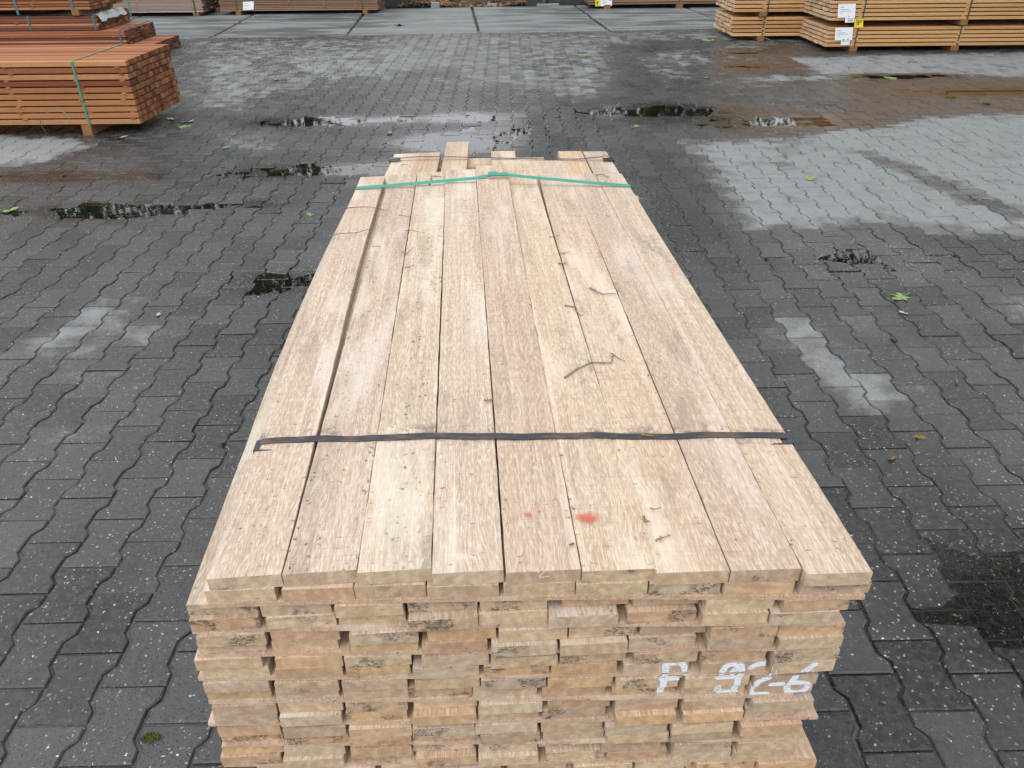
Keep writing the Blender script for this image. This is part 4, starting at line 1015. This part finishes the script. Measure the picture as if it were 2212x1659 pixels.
tw([(1390, 1119), (1394, 1127), (1398, 1131)], .0034, 'catkin', 'brown husk in the seam right of the red paint', nubs=5, cat='husk')
tw([(1404, 1099), (1412, 1103), (1428, 1098)], .0016, 'bud', 'thin bent stalk with a round bud, right of the red paint', nubs=3, cat='stalk')
tw([(1386, 940), (1396, 943), (1412, 944)], .0020, 'catkin', 'tan catkin scrap just below the black strap on the right', nubs=5, cat='catkin')
tw([(1046, 866), (1058, 868), (1066, 862)], .0030, 'catkin', 'curled tan husk on the fourth plank above the black strap', nubs=6, cat='husk')
tw([(876, 500), (890, 498), (905, 502)], .0016, 'redtwig', 'fine stalk on the third plank halfway to the green strap', nubs=1, cat='stalk')
# on the second layer and round it
tw([(868, 357), (876, 356), (884, 358)], .0024, 'bud', 'brown husk on the rear step at the left', z=ZT-TH, nubs=4, cat='husk')
tw([(1190, 352), (1206, 350), (1222, 351)], .0022, 'twig', 'thin twig in the notch at the rear right of the stack', z=ZT-2*TH-STK, nubs=2)
# crumbs nobody could count
cr = Acc()
def crumb(x, y, z, s):
    d = [Vector((random.gauss(0, 1), random.gauss(0, 1), abs(random.gauss(0, .6)))).normalized()*s*random.uniform(.6, 1.3) for _ in range(4)]
    p = Vector((x, y, z+s*.3)); cr.add([p+q for q in d], [(0, 1, 2), (0, 2, 3), (0, 3, 1), (1, 3, 2)])
for _ in range(150):
    i = random.randrange(9); fu, fyv = FR[i]; t = random.random()*2.05
    p = MI @ Vector((fu+random.choice((random.gauss(0, .03), .054, -.054)), fyv+t, 0)); crumb(p.x, p.y, top_z(fu)+.001, random.uniform(.0012, .0032))
for (x, y) in [(1405, 813), (737, 770), (1148, 664), (1057, 930), (880, 905), (1240, 1102), (1128, 640), (1235, 1180), (815, 835), (940, 540), (1248, 468), (1310, 470), (895, 770)]:
    for k in range(4):
        p = atz(x+random.gauss(0, 3), y+random.gauss(0, 2), ZT); crumb(p[0], p[1], ZT+.001, random.uniform(.002, .0042))
tag(obj('bud_crumbs', cr.mesh('bud_crumbs', M_['bud'])), 'brown bud scales and crumbs strewn over the plank stack', 'bud scales', kind='stuff')
cr = Acc()
for _ in range(420):
    y = .9+9*random.random()**1.5; x = random.uniform(-1, 1)*(.57*y+.7)
    crumb(x, y, .0, random.uniform(.002, .007))
tag(obj('paving_crumbs', cr.mesh('paving_crumbs', M_['bud'])), 'brown plant crumbs strewn over the paving', 'plant crumbs', kind='stuff')

# leaves
def leaf_mesh(kind, s):
    if kind == 'maple':
        R_ = [(0, .55), (14, .30), (28, .62), (38, .95), (48, .55), (58, .42), (72, .8), (84, 1.15), (90, 1.25), (96, 1.15), (108, .8), (122, .42), (132, .55), (142, .95), (152, .62), (166, .30), (180, .55), (215, .42), (250, .20), (270, .10), (290, .20), (325, .42)]
    else:
        R_ = [(a, .28+.72*abs(math.sin(math.radians(a)))**1.6) for a in range(0, 360, 20)]
    v = [(0, 0, .02*s)]
    for a, r in R_:
        r *= random.uniform(.9, 1.1); x, y = math.cos(math.radians(a))*r*s, math.sin(math.radians(a))*r*s
        v.append((x, y, abs(random.gauss(0, .10))*s*r + .10*s*r*r))
    n = len(R_); f = [(0, i+1, (i+1) % n+1) for i in range(n)]
    k = len(v); v += [(x, y, z-.0006) for x, y, z in v]; f += [tuple(reversed([i+k for i in q])) for q in f]
    f += [(i+1, i+1+k, (i+1) % n+1+k, (i+1) % n+1) for i in range(n)]
    if kind == 'maple':
        b_ = len(v); v += [(-.03*s, 0, .03*s), (.03*s, 0, .03*s), (.03*s, -.9*s, .06*s), (-.01*s, -.9*s, .06*s)]; f.append((b_, b_+1, b_+2, b_+3))
    return v, f
def leaf(px, py, s, mat, label, kind='maple', group=None, z=.0035, tilt=.12):
    p = atz(px, py, z); v, f = leaf_mesh(kind, s)
    o = obj('leaf', mesh('leaf', v, f, (M_[mat],)), None, (p[0], p[1], float(dip(np.array(p[0]), np.array(p[1])))+z), (random.gauss(0, tilt), random.gauss(0, tilt), random.random()*6.28)); tag(o, label, 'leaf', group)
leaf(1950, 641, .062, 'leaf', 'large bright green maple leaf on the wet paving right of the stack')
leaf(1951, 676, .024, 'paleleaf', 'torn pale leaf scrap just below the large green maple leaf', 'oval')
leaf(395, 274, .085, 'leaf', 'green maple leaf beside the end of the orange batten bundle')
leaf(262, 298, .060, 'paleleaf', 'curled pale leaf in front of the orange batten bundle near its bearer', 'oval')
leaf(405, 264, .055, 'paleleaf', 'pale leaf just behind the green leaf by the batten bundle', 'oval')
leaf(369, 258, .055, 'paleleaf', 'pale curled leaf in the shade of the batten bundle end', 'oval')
leaf(24, 454, .050, 'leaf', 'small yellow-green leaf at the left edge beside the puddle', 'oval')
leaf(482, 320, .050, 'leaf', 'green leaf on half-dry stones right of the orange batten bundle')
leaf(670, 464, .026, 'leaf', 'small oval green leaf left of the far end of the stack', 'oval')
leaf(1745, 387, .055, 'leaf', 'green leaf on the large dry patch at right')
leaf(342, 680, .020, 'paleleaf', 'tiny pale oval leaf beside the dry patches at left', 'oval')
leaf(865, 56, .12, 'leaf', 'large green leaf lying on the concrete plates in front of the brown bundle')
leaf(1263, 120, .10, 'leaf', 'light green leaf on the far paving right of centre')
leaf(1529, 88, .09, 'leaf', 'pale green leaf on the paving left of the larch piles', 'oval')
leaf(1665, 88, .09, 'leaf', 'green leaf on the paving right below the untagged larch pile')
leaf(1914, 167, .085, 'leaf', 'folded green leaf on the dry strip in front of the rightmost pile')
leaf(1970, 133, .075, 'leaf', 'small green leaf below the strap of the rightmost pile', 'oval')
leaf(2137, 224, .07, 'leaf', 'pale green leaf by the puddle at the right edge')
SCRAPS = [(794, 48, .09, 'green leaf in the plate joint in front of the brown bundle, left of a pair'), (821, 46, .08, 'green leaf by the plate joint in front of the brown bundle, right of a pair'),
  (976, 41, .09, 'green leaf on the plates below the woodchip heap'), (1040, 39, .08, 'green leaf in the middle plate joint below the woodchips'), (598, 173, .06, 'small green leaf on the half-dry paving, far left of centre'),
  (819, 160, .06, 'small green leaf on the paving midway between left puddles and plates'), (1310, 100, .06, 'small green leaf right behind the light green leaf right of centre'), (1278, 90, .05, 'tiny leaf scrap behind the small leaf right of centre, nearest the plates'),
  (1040, 106, .05, 'tiny leaf scrap on the centre line of the far paving'), (1503, 112, .07, 'green leaf left of the untagged larch pile, nearer than the pale oval one'), (704, 162, .05, 'tiny leaf scrap left of the small leaf on the middle paving'),
  (841, 288, .05, 'tiny leaf scrap just left of the rear puddle behind the stack'), (1372, 274, .05, 'tiny leaf scrap just in front of the right-hand rear puddle'), (1861, 158, .05, 'tiny leaf scrap left of the folded leaf before the rightmost pile'),
  (1526, 168, .05, 'tiny leaf scrap on the wet paving left of the dry strip'), (1733, 161, .045, 'tiny leaf scrap at the left end of the dry strip'), (460, 164, .06, 'small green leaf on the paving right of the dark red pile'),
  (1352, 40, .05, 'tiny leaf scrap on the plates in front of the yellow-tagged bundle')]
for (x, y, sz_, lb) in SCRAPS: leaf(x, y, sz_*.75, 'leaf', lb, 'maple' if sz_ > .065 else 'oval')
for (x, y, l) in [(1928, 734, 'brown scrap below the large green leaf, right of the dry stones'), (2067, 827, 'brown shrivelled scrap at the right edge halfway up'), (1987, 944, 'brown husk scrap on the paving level with the black strap'), (1928, 991, 'curled tan scrap on the paving right of the black strap'),
                  (484, 957, 'clump of tan husks on the paving left of the black strap')]:
    leaf(x, y, .020, 'brownleaf', l, 'maple' if x < 500 else 'oval', tilt=.4)
# moss cushions
def moss(px, py, rx, ry, h, n, label):
    p = atz(px, py, 0); a = Acc()
    for _ in range(n):
        r = math.sqrt(random.random()); t = random.random()*6.28; x, y = r*math.cos(t)*rx, r*math.sin(t)*ry; hh = h*(1-r*r)*random.uniform(.6, 1.2)+.002
        d = Vector((random.gauss(0, .4), random.gauss(0, .4), 1)).normalized(); q = Vector((random.gauss(0, 1), random.gauss(0, 1), 0)).normalized()*.0035
        b_ = Vector((x, y, 0)); a.add([b_-q, b_+q, b_+d*hh], [(0, 1, 2)])
    tag(obj('moss', a.mesh('moss', M_['moss']), None, (p[0], p[1], -.003)), label, 'moss')
moss(327, 1592, .026, .014, .009, 170, 'green moss tuft at the lower left, in a joint near the stack')
moss(2052, 211, .07, .05, .03, 300, 'bright green moss cushion at the left end of the right edge puddle')
moss(494, 263, .12, .08, .008, 300, 'dark flat moss patch on the wet paving right of the batten bundle')
# a weed at the foot of the blocks
wd_ = Acc(); p = atz(1176, 17, 0)
for k in range(26):
    t = random.random()*6.28; d = Vector((math.cos(t)*.6, math.sin(t)*.6, 1)).normalized(); h = random.uniform(.06, .16); q = Vector((-math.sin(t), math.cos(t), 0))*.02
    b_ = d*h; wd_.add([(0, 0, 0), b_*.6+q, b_, b_*.6-q], [(0, 1, 2, 3)])
tag(obj('weed', wd_.mesh('weed', M_['leaf']), None, (p[0], 16.48, .05)), 'small green weed growing at the foot of the dark blocks', 'weed')

# ------------------------------------------------------------------ trees behind the yard (seen mirrored in the puddles)
def tree_protos(seed, H, cb, cr_, n=5200, sp=1.0):
    rg = np.random.default_rng(seed); rn = random.Random(seed)
    a = Acc(); top = Vector((rn.uniform(-.4, .4), rn.uniform(-.4, .4), H*.8))
    a.add(*tube([(0, 0, -.3), (0, 0, H*.15), top*.5+Vector((0, 0, 0)), top], [.24, .19, .12, .04], 8))
    cl = []
    for k in range(11):
        t = rn.uniform(.22, .95); b_ = top*t; an = rn.random()*6.28; ln = cr_*rn.uniform(.6, 1.05)*(1.15-.6*t)
        e_ = b_+Vector((math.cos(an)*ln, math.sin(an)*ln, rn.uniform(.3, 1.4))); e_.z = max(e_.z, cb)
        a.add(*tube([b_, (b_+e_)/2+Vector((0, 0, .25)), e_], [.07*(1.2-t), .045*(1.2-t), .015], 5)); cl.append(e_); cl.append((b_+e_)/2+Vector((0, 0, .5)))
    for _ in range(16 if n < 6000 else 46):
        r = cr_*math.sqrt(rn.random())*.9; an = rn.random()*6.28; cl.append(Vector((math.cos(an)*r, math.sin(an)*r, rn.uniform(cb, H))))
    cen = np.array([tuple(c_) for c_ in cl]); pick = rg.integers(0, len(cen), n)
    P = cen[pick] + rg.normal(0, 1, (n, 3))*np.array([.62, .62, .48]); s = rg.uniform(.05, .12, n)
    U = rg.normal(0, 1, (n, 3)); U /= np.linalg.norm(U, axis=1)[:, None]; V = np.cross(U, rg.normal(0, 1, (n, 3))); V /= np.linalg.norm(V, axis=1)[:, None]
    Q = np.stack([P-U*s[:, None], P-V*s[:, None]*.6, P+U*s[:, None]*1.1, P+V*s[:, None]*.6], 1).reshape(-1, 3)
    me = bpy.data.meshes.new('crown'); me.from_pydata(Q.tolist(), [], [(4*i, 4*i+1, 4*i+2, 4*i+3) for i in range(n)]); me.materials.append(M_['treeleaf']); me.update()
    return a.mesh('trunk', M_['bark']), me
PT = [tree_protos(1, 10.5, 2.2, 2.9), tree_protos(2, 9.0, 1.8, 2.6), tree_protos(3, 12.0, 3.0, 3.2), tree_protos(4, 11.5, 4.6, 3.0), tree_protos(5, 13.0, 3.2, 4.6, 15000)]
TREES = [(4.9, 26.5, 2), (2.9, 29, 0), (7.6, 28, 1), (8.6, 3.4, 4), (10.5, 8.2, 4), (-21, 24, 0), (-17, 23.5, 2), (-13.2, 25, 1), (-9.6, 23.2, 0), (-6.4, 25.6, 2), (3.6, 23.4, 1), (6.6, 25.2, 0), (10.2, 23.6, 2), (13.8, 25, 1), (17.5, 24, 0), (.9, 26, 3), (9, 30, 0), (-9, 31, 1)]
for k, (x, y, q) in enumerate(TREES):
    e_ = tag(empty('tree', (x, y, max(0, bank_z(x, y)*.0+1.0 if y > 20 else 0)), k*1.3), 'leafy tree behind the yard, its dark crown mirrored in the puddles', 'tree', 'trees mirrored in the puddles')
    s = .9+.25*((k*37) % 10)/10; e_.scale = (s, s, s)
    obj('trunk', PT[q][0], e_); obj('crown', PT[q][1], e_)
